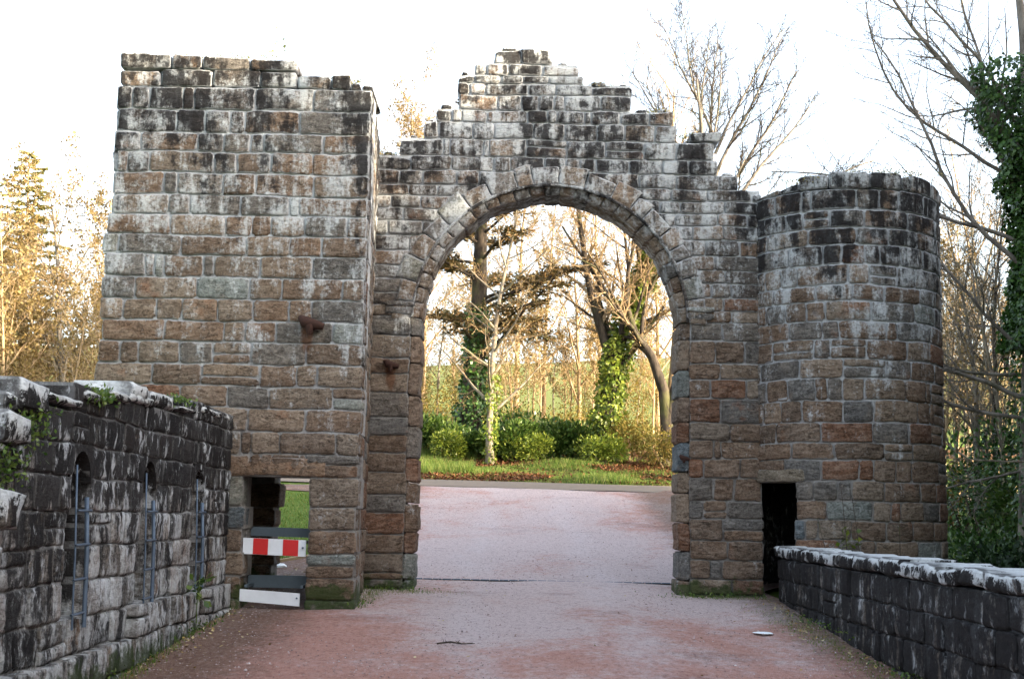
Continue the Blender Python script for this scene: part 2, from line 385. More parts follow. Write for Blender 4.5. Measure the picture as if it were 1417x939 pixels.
def lerp_tab(tab, y):
    for (a, p), (b, q) in zip(tab, tab[1:]):
        if y <= b: return p+(q-p)*max(0, (y-a))/(b-a)
    return tab[-1][1]
GL = [(-8, -3.05), (13.9, -3.05), (14.0, -2.95), (16.6, -3.4), (17.4, -4.3), (18.3, -3.5), (19.4, -3.0), (24, -2.8), (27, -2.9), (29, -3.8), (30.0, -7), (30.6, -13)]
GR = [(-8, 3.3), (15.5, 3.3), (16.6, 3.2), (18, 4.3), (24, 4.6), (27, 6), (29, 9), (30.2, 14), (30.6, 18)]
ys = [-8+i*.35 for i in range(111)]; V = []; F = []; NX = 40
for y in ys:
    a, b = lerp_tab(GL, y), lerp_tab(GR, y)
    for i in range(NX+1):
        x = a+(b-a)*i/NX
        e = .012*noise.noise((x*1.5, y*1.5, 0))+.03*noise.noise((x*.6, y*.25, 5))
        edge = min(i, NX-i)/NX
        V.append((x, y, deck(y)+.018+e*min(1, edge*12)))
for j in range(len(ys)-1):
    for i in range(NX): F.append((j*(NX+1)+i, j*(NX+1)+i+1, (j+1)*(NX+1)+i+1, (j+1)*(NX+1)+i))
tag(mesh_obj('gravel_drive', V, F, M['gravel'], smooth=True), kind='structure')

def road_y(x): return 31.0-.10*x+.0009*x*x
V = []; F = []
for i in range(121):
    x = -36+i*.6
    for k in range(4):
        y = road_y(x)-.62+k*.5
        V.append((x, y, max(deck(y), H(x, y))+.034+.012*noise.noise((x, y, 2))))
for i in range(120):
    for k in range(3): F.append((i*4+k, (i+1)*4+k, (i+1)*4+k+1, i*4+k+1))
tag(mesh_obj('road', V, F, M['road'], smooth=True), kind='structure')

# ------------------------------------------------------------------ masonry
BROWN, TAN, RED, GREY, GREEN, BLUE, DARK = (.198, .138, .096), (.25, .195, .145), (.20, .104, .062), (.162, .154, .142), (.24, .26, .235), (.13, .165, .185), (.085, .076, .070)
def pick(rng, table):
    s_ = sum(w for _, w in table); r = rng.random()*s_
    for c, w in table:
        r -= w
        if r <= 0: break
    k = rng.uniform(.88, 1.28); t_ = rng.uniform(-.05, .05)
    return (c[0]*k*(1+t_), c[1]*k, c[2]*k*(1-t_), 1)
LOWC = [(BROWN, 5), (TAN, 3), (RED, 1.1), (GREY, 1), (GREEN, .45), (BLUE, .12)]
MIDC = [(BROWN, 3), (TAN, 2.4), (GREY, 3.2), (RED, .3), (GREEN, .5)]
HIGHC = [(GREY, 2.5), (BROWN, 1.6), (DARK, 3.5), (TAN, .5)]
QUOIN = [(GREEN, 2), (GREY, 2), (TAN, 2), (BROWN, 1.6), (BLUE, .25)]
def zcol(rng, z, a=2.0, b=4.6):
    z += rng.uniform(-.8, .8)
    return pick(rng, LOWC if z < a else MIDC if z < b else HIGHC)

def stone(parent, mapf, C, d, depth, rng, mat, color, name='stone', amp=.012, bev=.004, joint=.006, edge=1.):
    """C: four (u, v) corners anticlockwise from lower left seen from outside; d: face offset (scalar or 4)."""
    if not isinstance(d, (list, tuple)): d = [d]*4
    cu = sum(c[0] for c in C)/4; cv = sum(c[1] for c in C)/4
    w = (abs(C[1][0]-C[0][0])+abs(C[2][0]-C[3][0]))/2 or .1; h = (abs(C[3][1]-C[0][1])+abs(C[2][1]-C[1][1]))/2 or .1
    w = max(w, math.hypot(C[1][0]-C[0][0], C[1][1]-C[0][1])*.8); h = max(h, math.hypot(C[3][0]-C[0][0], C[3][1]-C[0][1])*.8)
    nx = max(3, min(8, round(w/.075))); nz = max(3, min(5, round(h/.055)))
    js, jt = min(.3, joint/w), min(.3, joint/h)
    es, et = min(.2, .026/w), min(.2, .024/h)
    S = [js]+[js+es+(1-2*js-2*es)*i/(nx-2) for i in range(nx-1)]+[1-js]
    T = [jt]+[jt+et+(1-2*jt-2*et)*i/(nz-2) for i in range(nz-1)]+[1-jt]
    c0 = mapf(cu, cv, 0); V = []
    tu, tv = rng.uniform(-.006, .006), rng.uniform(-.006, .006); off = rng.uniform(.0, .012); E = []; sd = rng.random()*99
    def bil(s, t):
        q = [(1-s)*(1-t), s*(1-t), s*t, (1-s)*t]
        return sum(q[i]*C[i][0] for i in range(4)), sum(q[i]*C[i][1] for i in range(4)), sum(q[i]*d[i] for i in range(4))
    border = []
    for j, t in enumerate(T):
        for i, s in enumerate(S):
            u, v, dd = bil(s, t)
            bi = i in (0, nx); bj = j in (0, nz)
            nn = noise.noise((u*7+sd, v*16, sd)); E.append(edge if bi or bj else 0.)
            wu, wv = u, v; u += .022*noise.noise((wu*2.1, wv*2.1, 4.)); v += .020*noise.noise((wu*1.7, wv*1.7, 8.))
            if bi or bj:
                u += rng.uniform(-.007, .007)*(1 if bi else .2); v += rng.uniform(-.007, .007)*(1 if bj else .2)
                if bi and bj: k_ = rng.uniform(.3, 1.7); u += (.012 if i == 0 else -.012)*k_; v += (.010 if j == 0 else -.010)*k_
                dd += off-bev*rng.uniform(.5, 1.6)
            else:
                dd += off+.003+amp*(nn*1.1+rng.uniform(-.5, .6))+tu*(s-.5)*2+tv*(t-.5)*2
            p = mapf(u, v, dd); V.append((p[0]-c0[0], p[1]-c0[1], p[2]-c0[2]))
            if bi or bj: border.append((j*(nx+1)+i, u, v, dd))
    n1 = nx+1
    F = [(j*n1+i, j*n1+i+1, (j+1)*n1+i+1, (j+1)*n1+i) for j in range(nz) for i in range(nx)]; nf = len(F)
    ring = [i for i in range(nx)]+[j*n1+nx for j in range(nz)]+[nz*n1+nx-i for i in range(nx)]+[(nz-j)*n1 for j in range(nz)]
    bd = {b[0]: b for b in border}; base = len(V)
    for k in ring:
        _, u, v, dd = bd[k]; p = mapf(u, v, -depth); V.append((p[0]-c0[0], p[1]-c0[1], p[2]-c0[2]))
    m_ = len(ring)
    for k in range(m_): F.append((ring[(k+1) % m_], ring[k], base+k, base+(k+1) % m_))
    F.append(tuple(base+k for k in range(m_)))
    me = bpy.data.meshes.new(name); me.from_pydata(V, [], F)
    me.polygons.foreach_set('use_smooth', [i < nf for i in range(len(F))]); me.materials.append(mat)
    at_ = me.attributes.new('edge', 'FLOAT', 'POINT'); at_.data.foreach_set('value', E+[0.]*(len(V)-len(E)))
    o = bpy.data.objects.new(name, me); COL.objects.link(o); o.parent = parent
    L = parent.location; o.location = (c0[0]-L[0], c0[1]-L[1], c0[2]-L[2]); o.color = color
    return o

def cuts(rng, a, b, wmin, wmax, prev):
    L = b-a
    if L < wmin*1.5: return [a, b]
    best = None
    for _ in range(8):
        c = [a]; x = a
        while b-x > wmax*.95:
            x += rng.uniform(wmin, wmax) if rng.random() > .18 else rng.uniform(wmin*.45, wmin)
            if b-x < wmin*.55: break
            c.append(x)
        c.append(b)
        pen = sum(1 for q in c[1:-1] for p in prev if abs(p-q) < .06)
        if best is None or pen < best[0]: best = (pen, c)
    return best[1]

def courses(a, b, rng, lo, hi):
    z = [a]
    while z[-1] < b-lo*.8: z.append(z[-1]+rng.uniform(lo, hi))
    k = (b-a)/(z[-1]-a); return [a+(q-a)*k for q in z]

def build_wall(parent, mapf, zs, intervals, rng, mat, colf, wmin, wmax, depth, dfun=None, core=None, coremat=None, core_d=(-.020, -.5), snek=.10, matf=None):
    """intervals(z0,z1) -> list of (u left at z0, u left at z1, u right at z0, u right at z1)."""
    prev = []; cm = MB()
    for ci, (z0, z1) in enumerate(zip(zs, zs[1:])):
        js = []
        for (a0, a1, b0, b1) in intervals(z0, z1):
            cs = cuts(rng, (a0+a1)/2, (b0+b1)/2, wmin, wmax, prev); js += cs[1:-1]
            n = len(cs)-1
            for i in range(n):
                sl_ = rng.uniform(-.012, .012)
                l0, l1 = (a0, a1) if i == 0 else (cs[i], cs[i])
                r0, r1 = (b0, b1) if i == n-1 else (cs[i+1], cs[i+1])
                wob = lambda: rng.uniform(-.009, .009)
                q = [(l0, z0), (r0, z0), (r1, z1), (l1, z1)]
                d = dfun(rng, cs[i], z0, ci) if dfun else 0
                uc = (cs[i]+cs[i+1])/2; dep = depth if not callable(depth) else depth(uc, z0, z1)
                mm = matf(uc, z0, z1) if matf else mat
                if matf and mm is M['cap_arch']:
                    q = [q[0], q[1], (r1+rng.uniform(-.03, .02), z1+rng.uniform(-.05, .02)), (l1+rng.uniform(-.02, .03), z1+rng.uniform(-.05, .02))]
                if rng.random() < snek and mm is mat and (r0-l0) > .28 and z1-z0 > .17 and dep < .4:
                    zm = z0+(z1-z0)*rng.uniform(.38, .62)
                    stone(parent, mapf, [(l0, z0), (r0, z0), (r1, zm), (l1, zm)], d, dep, rng, mm, colf(rng, z0, uc, i, n))
                    stone(parent, mapf, [(l0, zm), (r0, zm), (r1, z1), (l1, z1)], d, dep, rng, mm, colf(rng, z1, uc, i, n))
                else:
                    stone(parent, mapf, q, d, dep, rng, mm, colf(rng, z0, uc, i, n))
            if core:
                seg = max(1, int(math.ceil((b0-a0)/core)))
                e0 = .012
                for k in range(seg):
                    f0, f1 = k/seg, (k+1)/seg
                    la, lb = a0+(b0-a0)*f0, a0+(b0-a0)*f1; ua, ub = a1+(b1-a1)*f0, a1+(b1-a1)*f1
                    if k == 0: la += e0; ua += e0
                    if k == seg-1: lb -= e0; ub -= e0
                    dn, df = core_d
                    cm.quad8([mapf(la, z0, dn), mapf(lb, z0, dn), mapf(lb, z0, df), mapf(la, z0, df), mapf(ua, z1, dn), mapf(ub, z1, dn), mapf(ub, z1, df), mapf(ua, z1, df)])
        prev = js
    if core and cm.V: cm.build('mortar_core', coremat, parent)

# ---- square gate tower
rng = random.Random(11)
tw = empty('gate_tower', (-3.05, 15.5, -.1), 'tall square ruined sandstone tower with a low doorway, blackened top', 'tower')
XL, XR = -4.49, -1.62
mf_front = lambda u, v, d: (u, 14-d, v)
zs = [-.25, 0., .24, .49, .74, .98, 1.30]
zs = zs[:-1]+courses(1.30, 5.62, rng, .215, .255)
top = zs[-1]
DOOR = (-2.84, -2.14)
edge_j = {}
def tow_int(z0, z1):
    r = random.Random(int(z0*1000)); jl = r.uniform(-.03, .03)-(.05 if z0 < 4.15 else 0); jr = r.uniform(-.012, .012)
    a, b = XL+jl+.03, XR+jr
    if z1 < 1.31:
        k = r.uniform(-.025, .025); k2 = r.uniform(-.02, .03)
        return [(a, a, DOOR[0]+k, DOOR[0]+k), (DOOR[1]+k2, DOOR[1]+k2, b, b)]
    return [(a, a, b, b)]
def tow_col(r, z, u, i, n):
    if (i == 0 or i == n-1) and z < 3.6 and r.random() < .6: return pick(r, QUOIN)
    return zcol(r, z, 2.1, 4.4)
build_wall(tw, mf_front, zs, tow_int, rng, M['tower'], tow_col, .22, .72, .22, core=10, coremat=M['tower_mortar'], core_d=(-.009, -.5), snek=.05)
# long lintel over the doorway, proud of the course it replaces
stone(tw, mf_front, [(-2.98, 1.295), (-1.97, 1.295), (-1.97, 1.50), (-2.98, 1.50)], .012, .45, rng, M['tower'], (.30, .20, .13, 1), 'lintel')
# upper broken courses
def band(z0, z1, a, b, mat, wmin=.3, wmax=.6, d=0, zslope=0):
    cs = cuts(rng, a, b, wmin, wmax, [])
    for i in range(len(cs)-1):
        dz = rng.uniform(-.018, .018); k = zslope
        stone(tw, mf_front, [(cs[i], z0), (cs[i+1], z0), (cs[i+1], z1+dz+k*(cs[i+1]-a)), (cs[i], z1+dz+k*(cs[i]-a))], d, .9, rng, mat, pick(rng, HIGHC), amp=.018)
band(top, top+.20, -4.47, -2.47, M['tower'])
band(top, top+.17, -2.46, -1.86, M['tower'])
band(top, top+.07, -1.86, -1.61, M['cap_tower'], .1, .14)
band(top+.20, top+.40, -4.46, -2.47, M['cap_tower'], .35, .7, .015, -.04)
# side face towards the arch, from the front corner back to the arch wall
sx = lambda y: -1.62-.065*(y-14)
mf_side = lambda u, v, d: (sx(u)+d, u, v)
build_wall(tw, mf_side, zs, lambda z0, z1: [(14.03, 14.03, 16.35, 16.35)], rng, M['tower'], lambda r, z, u, i, n: zcol(r, z, 2.8, 5.2), .3, .6, .2, snek=.05)
# mass behind the facing: solid above the doorway, room below with a rear opening
mb = MB()
mb.box(-4.47, -1.83, 14.45, 17.2, 1.52, top); mb.box(-4.42, -1.9, 14.5, 17.1, top, top+.15)
mb.box(-4.44, -2.50, 14.5, 17.1, top+.15, top+.33)
mb.box(-4.47, -4.0, 14.45, 17.19, -.3, 1.52)
mb.box(-2.02, -1.82, 14.45, 17.19, -.3, 1.52)
mb.box(-4.0, -3.02, 16.75, 17.19, -.3, 1.52)
mb.build('inner_mass', M['tower_mortar'], tw)
mf_side_l = lambda u, v, d: (-4.47-d, 30-u, v)
build_wall(tw, mf_side_l, zs, lambda z0, z1: [(12.85, 12.85, 15.98, 15.98)], rng, M['tower'], lambda r, z, u, i, n: zcol(r, z), .6, 1.0, .2, snek=0)
# jamb of the front doorway on its left, rough edge of the rear opening
mf_jl = lambda u, v, d: (-2.02-d, 31.2-u, v)
for z0, z1 in zip(zs[:7], zs[1:7]):
    e = -3.0+rng.uniform(-.05, .05)
    stone(tw, lambda u, v, d: (u, 16.74-d, v), [(e-.5, z0), (e, z0), (e+rng.uniform(-.03, .03), z1), (e-.5, z1)], 0, .44, rng, M['tower'], pick(rng, LOWC))
# iron stubs left in the masonry
def iron(parent, p, nrm, s=1., rng=random.Random(5)):
    b = MB(); P = Vector(p); n_ = Vector(nrm); up = Vector((0, 0, 1)); sd = n_.cross(up)
    b.tube([P-n_*.06, P+n_*.05*s, P+n_*.09*s+up*.02*s], [.045*s, .05*s, .035*s], 7)
    b.tube([P+n_*.05*s-sd*.13*s, P+n_*.055*s-sd*.04*s+up*.02*s, P+n_*.07*s+sd*.05*s+up*.04*s, P+n_*.06*s+sd*.10*s+up*.09*s], [.035*s, .05*s, .06*s, .025*s], 7)
    b.tube([P+n_*.06*s-up*.08*s, P+n_*.07*s, P+n_*.05*s+up*.07*s], [.022*s, .05*s, .03*s], 6)
    return tag(b.build('iron_pintle', M['rust'], parent, True), 'rusted stub of an iron hinge')
iron(tw, (-2.20, 13.98, 2.93), (0, -1, 0), 1.15)
# rust run below it
M['rust_stain'] = flat_mat('rust_run', (.16, .055, .02), .95, 0, .5, 30)

# ---- arch wall
rng = random.Random(23)
aw = empty('ruined_arch_wall', (.47, 16.3, 0), 'ruined sandstone wall with a stepped broken top and wide round carriage arch', 'arch')
CX, CZ, R0 = .47, 3.37, 1.60
TH = .62
mf_arch = lambda u, v, d: (u, 16-d, v)
PROF = [(-1.78, 5.45), (-1.48, 5.68), (-1.17, 5.90), (-1.04, 6.07), (-.75, 6.53), (-.57, 6.68), (-.29, 6.88), (.45, 6.69), (.80, 6.43), (1.47, 6.12), (2.02, 5.90), (2.10, 5.70), (2.56, 5.36), (2.86, 5.16), (3.2, 4.7)]
STEP_X = {6.88: (-.29, .45), 6.68: (-.57, .80), 6.53: (-.75, .86), 6.42: (-.76, 1.47), 6.27: (-.76, 1.48), 6.07: (-1.04, 1.98), 5.90: (-1.17, 2.06), 5.68: (-1.48, 2.52), 5.45: (-1.76, 2.56), 5.26: (-1.80, 2.86)}
za = [-.2, .03, .22, .45, .68, .94, 1.16, 1.44, 1.68, 1.9, 2.12, 2.42, 2.66, 2.86, 3.14, 3.37, 3.52, 3.68, 3.86, 4.03, 4.22, 4.42, 4.60, 4.76, 4.92, 5.07, 5.26, 5.45, 5.68, 5.90, 6.07, 6.27, 6.42, 6.53, 6.68, 6.88]
RX = R0+.36
def ring_x(z):
    dz = z-CZ
    if dz >= RX-.02: return 0
    return sqrt(RX*RX-dz*dz)
def arch_int(z0, z1):
    r = random.Random(int(z0*999)); L, Rr = -1.80, 3.12
    key = min(STEP_X, key=lambda k: abs(k-z1)); 
    if z0 > 5.0 and abs(key-z1) < .02:
        L, Rr = STEP_X[key]; L += r.uniform(-.02, .02); Rr += r.uniform(-.03, .02)
    if z1 <= CZ+.01:
        k = .14; return [(L, L, -1.13-k+.0, -1.13-k), (2.07+k, 2.07+k, Rr, Rr)]
    x0, x1 = ring_x(z0)-.10, ring_x(z1)-.10
    if x1 <= .05:
        if x0 <= .05: return [(L, L, Rr, Rr)]
        return [(L, L, Rr, Rr)]
    return [(L, L, CX-x0, CX-x1), (CX+x0, CX+x1, Rr, Rr)]
def arch_top(u, z1):
    best = 5.1
    for k, (a, b) in STEP_X.items():
        if a-.02 <= u <= b+.02: best = max(best, k)
    return best
def arch_dep(u, z0, z1): return TH-.02 if z1 >= arch_top(u, z1)-.25 else .2
def arch_mat(u, z0, z1): return M['cap_arch'] if z1 >= arch_top(u, z1)-.03 else M['arch']
build_wall(aw, mf_arch, za, arch_int, rng, M['arch'], lambda r, z, u, i, n: zcol(r, z, 2.3, 3.6), .17, .56, arch_dep, core=10, coremat=M['arch_mortar'], core_d=(-.010, -TH), matf=arch_mat, snek=.07,
           dfun=lambda r, u, z, ci: r.uniform(-.001, .014)+(.02 if ci < 3 else 0))
# loose overhanging block on the right-hand slope
stone(aw, mf_arch, [(2.22, 5.69), (2.60, 5.69), (2.64, 5.84), (2.20, 5.80)], .03, .5, rng, M['cap_arch'], pick(rng, HIGHC), amp=.02)
for (x, z, w_, h_) in ((-1.62, 5.45, .14, .07), (-1.30, 5.68, .12, .06), (-1.10, 5.90, .10, .05), (-.90, 6.07, .16, .08), (-.66, 6.53, .10, .05), (.58, 6.67, .14, .07), (1.05, 6.40, .22, .09), (1.36, 6.42, .12, .06), (1.60, 6.06, .16, .07), (1.86, 6.06, .15, .10), (2.18, 5.66, .1, .06), (2.70, 5.24, .18, .08), (-.1, 6.86, .25, .07), (.3, 6.86, .18, .06)):
    stone(aw, mf_arch, [(x-w_/2, z-.02), (x+w_/2, z-.02), (x+w_*.4, z+h_*rng.uniform(.7, 1)), (x-w_*.42, z+h_*rng.uniform(.6, 1))], rng.uniform(-.06, .0), .35, rng, M['cap_arch'], pick(rng, HIGHC), amp=.02, bev=.02)
# voussoirs: uneven outer ring
pol = lambda rr, th: (CX-rr*cos(th), CZ+rr*sin(th))
th = -.02; k = 0
while th < pi-.02:
    dth = rng.uniform(.095, .20)
    if th+dth > pi-.07: dth = pi+.02-th
    ro = R0+.13+rng.uniform(.18, .28)
    stone(aw, mf_arch, [pol(R0+.125, th), pol(R0+.125, th+dth), pol(ro+rng.uniform(-.03, .03), th+dth), pol(ro, th)][::-1][1:]+[pol(R0+.125, th)] if False else
          [pol(R0+.125, th+dth), pol(R0+.125, th), pol(ro, th), pol(ro+rng.uniform(-.04, .04), th+dth)], .020, .3, rng, M['ring'], pick(rng, [((.20, .19, .178), 3), (GREEN, 1), (TAN, 2)]), 'voussoir')
    th += dth
# inner chamfered order, whose undersides are the soffit
N = 27
for i in range(N):
    a, b = pi*i/N, pi*(i+1)/N
    r0, r1 = R0+rng.uniform(-.012, .012), R0+.13
    stone(aw, mf_arch, [pol(r0, b), pol(r0, a), pol(r1, a), pol(r1, b)], [-.09, -.09, -.005, -.005], TH, rng, M['ring'], pick(rng, [(GREY, 2), (TAN, 3), (BROWN, 2)]), 'voussoir', amp=.006, joint=.005, edge=.45)
b = MB()
for i in range(N*2):
    a, c = pi*i/(N*2), pi*(i+1)/(N*2)
    q = [pol(R0+.05, c), pol(R0+.05, a), pol(R0+.34, a), pol(R0+.34, c)]
    b.quad8([mf_arch(*q[0], -.12), mf_arch(*q[1], -.12), mf_arch(*q[1], -TH+.02), mf_arch(*q[0], -TH+.02), mf_arch(*q[3], -.12), mf_arch(*q[2], -.12), mf_arch(*q[2], -TH+.02), mf_arch(*q[3], -TH+.02)])
b.build('ring_core', M['arch_mortar'], aw)
# chamfered jamb stones and their reveals
for s_, xe in ((-1, -1.13), (1, 2.07)):
    z = -.2
    while z < CZ-.02:
        h = rng.uniform(.24, .42)
        if z+h > CZ-.15: h = CZ-z
        j = rng.uniform(-.012, .012)
        c = pick(rng, LOWC if z < 2.4 else MIDC)
        u0, u1 = xe+j, xe+s_*.155
        q = [(u0, z), (u1, z), (u1, z+h), (u0, z+h)]; d = [-.11, -.002, -.002, -.11]
        if s_ < 0: q = [(u1, z), (u0, z), (u0, z+h), (u1, z+h)]; d = [-.002, -.11, -.11, -.002]
        stone(aw, mf_arch, q, d, TH, rng, M['arch'], c, 'jamb_stone', amp=.006, joint=.006, edge=.45)
        z += h
    # worn impost moulding
    for (zz, hh, pr) in ((3.40, .09, .03), (3.50, .06, .05)):
        q = [(xe+s_*.10, zz), (xe+s_*.46, zz), (xe+s_*.46, zz+hh), (xe+s_*.10, zz+hh)]
        if s_ < 0: q = [q[1], q[0], q[3], q[2]]
        stone(aw, mf_arch, q, pr, .2, rng, M['arch'], pick(rng, [(GREY, 1), (GREEN, 1)]), 'impost', joint=.003)
# hood roll between the rings
b = MB(); b.tube([Vector((CX-(R0+.125)*cos(pi*i/60), 15.985, CZ+(R0+.125)*sin(pi*i/60))) for i in range(61)], [.022]*61, 6); b.build('hood_roll', M['arch'], aw, True).color = (.10, .09, .085, 1)
iron(aw, (-1.50, 15.98, 2.74), (0, -1, 0), .8)
iron(aw, (2.14, 15.97, 1.66), (0, -1, 0), .55)

# ---- round tower
rng = random.Random(37)
TC, TR = (4.22, 16.5), 1.25
rt = empty('round_tower', (TC[0], TC[1], -.2), 'squat round ruined sandstone tower with a dark narrow doorway in its flank', 'tower')
def mf_rt(u, v, d):
    a = u/TR; r = TR+d
    return (TC[0]+r*sin(a), TC[1]-r*cos(a), v)
zr = [-.6, -.35, -.12, .10, .30, .52, .72, .95, 1.18, 1.42]+courses(1.42, 4.93, rng, .185, .265)[1:]
UA, UB = -2.2*TR, 2.3*TR
D0, D1 = TR*-2.2, TR*-.70       # doorway on the left flank
def rt_int(z0, z1):
    if z0 >= -.2 and z1 <= 1.43:
        k = random.Random(int(z0*777)).uniform(-.03, .03)
        return [(D1+k, D1+k*.5, UB, UB)]
    return [(UA, UA, UB, UB)]
build_wall(rt, mf_rt, zr, rt_int, rng, M['round'], lambda r, z, u, i, n: zcol(r, z, 2.6, 4.0), .20, .62, .16, core=.14, coremat=M['round_mortar'], core_d=(-.008, -.42), snek=.07)
zt = zr[-1]
cs = cuts(rng, -.62*TR, UB, .28, .5, [])
for i in range(len(cs)-1):
    dz = rng.uniform(-.02, .03)
    stone(rt, mf_rt, [(cs[i], zt), (cs[i+1], zt), (cs[i+1], zt+.19+dz), (cs[i], zt+.19+dz)], .01, .42, rng, M['cap_arch'], pick(rng, HIGHC), amp=.02)
cs = cuts(rng, -1.15*TR, -.62*TR, .25, .42, [])
for i in range(len(cs)-1):
    stone(rt, mf_rt, [(cs[i], zt), (cs[i+1], zt), (cs[i+1], zt+.05+.1*(i+1)/len(cs)), (cs[i], zt+.02+.1*i/len(cs))], .0, .4, rng, M['cap_arch'], pick(rng, HIGHC), amp=.02)
stone(rt, mf_rt, [(TR*-1.25, 1.40), (D1+.14, 1.40), (D1+.12, 1.56), (TR*-1.25, 1.56)], .02, .4, rng, M['round'], (.27, .23, .17, 1), 'lintel')
b = MB(); NS = 40     # solid fill above the chamber, added to keep top light out; shade-toned back wall
for z0, z1, ri in ((1.45, zt-.05, .02),):
    V = []; F = []
    for i in range(NS): a = 2*pi*i/NS; V += [(TC[0]+(TR-.3)*cos(a), TC[1]+(TR-.3)*sin(a), z0), (TC[0]+(TR-.3)*cos(a), TC[1]+(TR-.3)*sin(a), z1)]
    for i in range(NS): j = (i+1) % NS; F.append((2*i, 2*j, 2*j+1, 2*i+1))
    F.append(tuple(2*i for i in range(NS))[::-1]); F.append(tuple(2*i+1 for i in range(NS)))
    part('inner_mass', V, F, M['round_mortar'], rt)
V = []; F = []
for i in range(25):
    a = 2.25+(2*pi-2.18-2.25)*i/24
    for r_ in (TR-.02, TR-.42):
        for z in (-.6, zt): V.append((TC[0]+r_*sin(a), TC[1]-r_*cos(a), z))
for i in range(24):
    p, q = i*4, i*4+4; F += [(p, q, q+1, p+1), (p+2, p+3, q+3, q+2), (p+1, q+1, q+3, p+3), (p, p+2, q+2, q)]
part('shade_toned_rear_wall', V, F, M['low'], rt).color = (.05, .045, .04, 1)  # near-black colour stands in for the shade inside the chamber
b = MB(); b.box(2.9, 3.0, 16.63, 17.4, -.3, 1.5); b.build('light_stop_wall', M['low'], rt).color = (.05, .045, .04, 1)  # unseen box added to stop light leaking behind the doorway, near-black as shade

# ---- tall parapet on the left with arrow-slit niches
rng = random.Random(51)
lw = empty('parapet_wall', (-3.25, 9.5, -.4), 'blackened rubble parapet with three arched slit niches and white lichen capping', 'wall')
mf_lw = lambda u, v, d: (-3.0+d, u, v)       # u = y, outward = +x
LT = [(3, 1.05), (6.9, 1.12), (7.45, 1.34), (7.7, 1.50), (8.8, 1.66), (9.8, 1.76), (11, 1.82), (13.98, 1.93)]
NICHE = [9.12, 10.85, 12.6]; NZ = (.16, 1.33); NW = .23
zl = [-.95, -.62, -.32, -.08, .17, .42, .66, .90, 1.14, 1.36, 1.58, 1.78, 1.95]
def top_l(y): return lerp_tab(LT, y)
def lw_int(z0, z1):
    a, b = 3.0, 13.97
    # where the top profile still covers this course
    ys_ = [3+i*.05 for i in range(220)]
    ok = [y for y in ys_ if top_l(y) > (z0+z1)/2-.02]
    if not ok: return []
    a = ok[0]; segs = [(a, b)]
    if z1 > NZ[0]+.05 and z0 < NZ[1]-.03:
        w = NW if z1 < 1.2 else NW*.85
        out = []
        for (p, q) in segs:
            for c in NICHE:
                if p < c-w < q: out.append((p, c-w)); p = c+w
            out.append((p, q))
        segs = out
    return [(p, p, q, q) for p, q in segs if q-p > .08]
mf_lw2 = lambda u, v, d: (-3.0+d, 20-u, v)    # reversed so that corners stay anticlockwise from outside
def lw_int2(z0, z1): return [(20-q, 20-q1, 20-p, 20-p1) for (p, p1, q, q1) in lw_int(z0, z1)]
WALLC = [(GREY, 3), ((.40, .39, .38), 3.2), ((.03, .028, .027), 2.2), (BROWN, .7)]
build_wall(lw, mf_lw2, zl, lw_int2, rng, M['wall'], lambda r, z, u, i, n: pick(r, WALLC), .26, .52, .24, core=10, coremat=M['wall_mortar'], core_d=(-.012, -.5),
           dfun=lambda r, u, z, ci: (.07 if 20-u > 3 and z < -.0+(-.3 if 20-u < 10.5 else -.06) else 0)+r.uniform(-.008, .012), snek=.06)
# niches: back stones, arched heads
for c in NICHE:
    back = MB(); back.box(-3.49, -3.34, c-NW-.02, c+NW+.02, .14, 1.36); back.build('niche_back', M['wall_mortar'], lw)
    for z0, z1, d in ((.16, .40, -.17), (.40, .62, -.15), (.62, .84, -.18), (.84, 1.06, -.15)):
        m_ = 20-c+rng.uniform(-.05, .05)
        stone(lw, mf_lw2, [(20-c-NW, z0), (m_, z0), (m_, z1), (20-c-NW, z1)], d, .33, rng, M['wall'], pick(rng, WALLC))
        stone(lw, mf_lw2, [(m_, z0), (20-c+NW, z0), (20-c+NW, z1), (m_, z1)], d, .33, rng, M['wall'], pick(rng, WALLC))
    # arched head: two cut stones closing over the slit
    for s_ in (-1, 1):
        n_ = 7; P = []
        for i in range(n_+1):
            a = pi/2*i/n_; P.append((c+s_*NW*.88*cos(a)*1.0, 1.10+.22*sin(a)))
        V = []; F = []
        for d_ in (.005, -.3):
            for (yy, z) in P: V.append((-3.0+d_, yy, z))
            for (yy, z) in P: V.append((-3.0+d_, c+s_*NW*1.0 if z < 1.36 else yy, max(z, 1.10)))
        # outline polygon of the spandrel: corner + arc
        V = []; poly = [(c+s_*(NW+.01), 1.10), (c+s_*(NW+.01), 1.37), (c, 1.37)]+P[::-1]
        for d_ in (.004, -.3):
            for (yy, z) in poly: V.append((-3.0+d_, yy, z))
        m_ = len(poly); F = [tuple(range(m_)), tuple(range(2*m_-1, m_-1, -1))]+[(i, i+m_, (i+1) % m_+m_, (i+1) % m_) for i in range(m_)]
        part('niche_head', V, F, M['wall'], lw).color = (.16, .15, .14, 1)
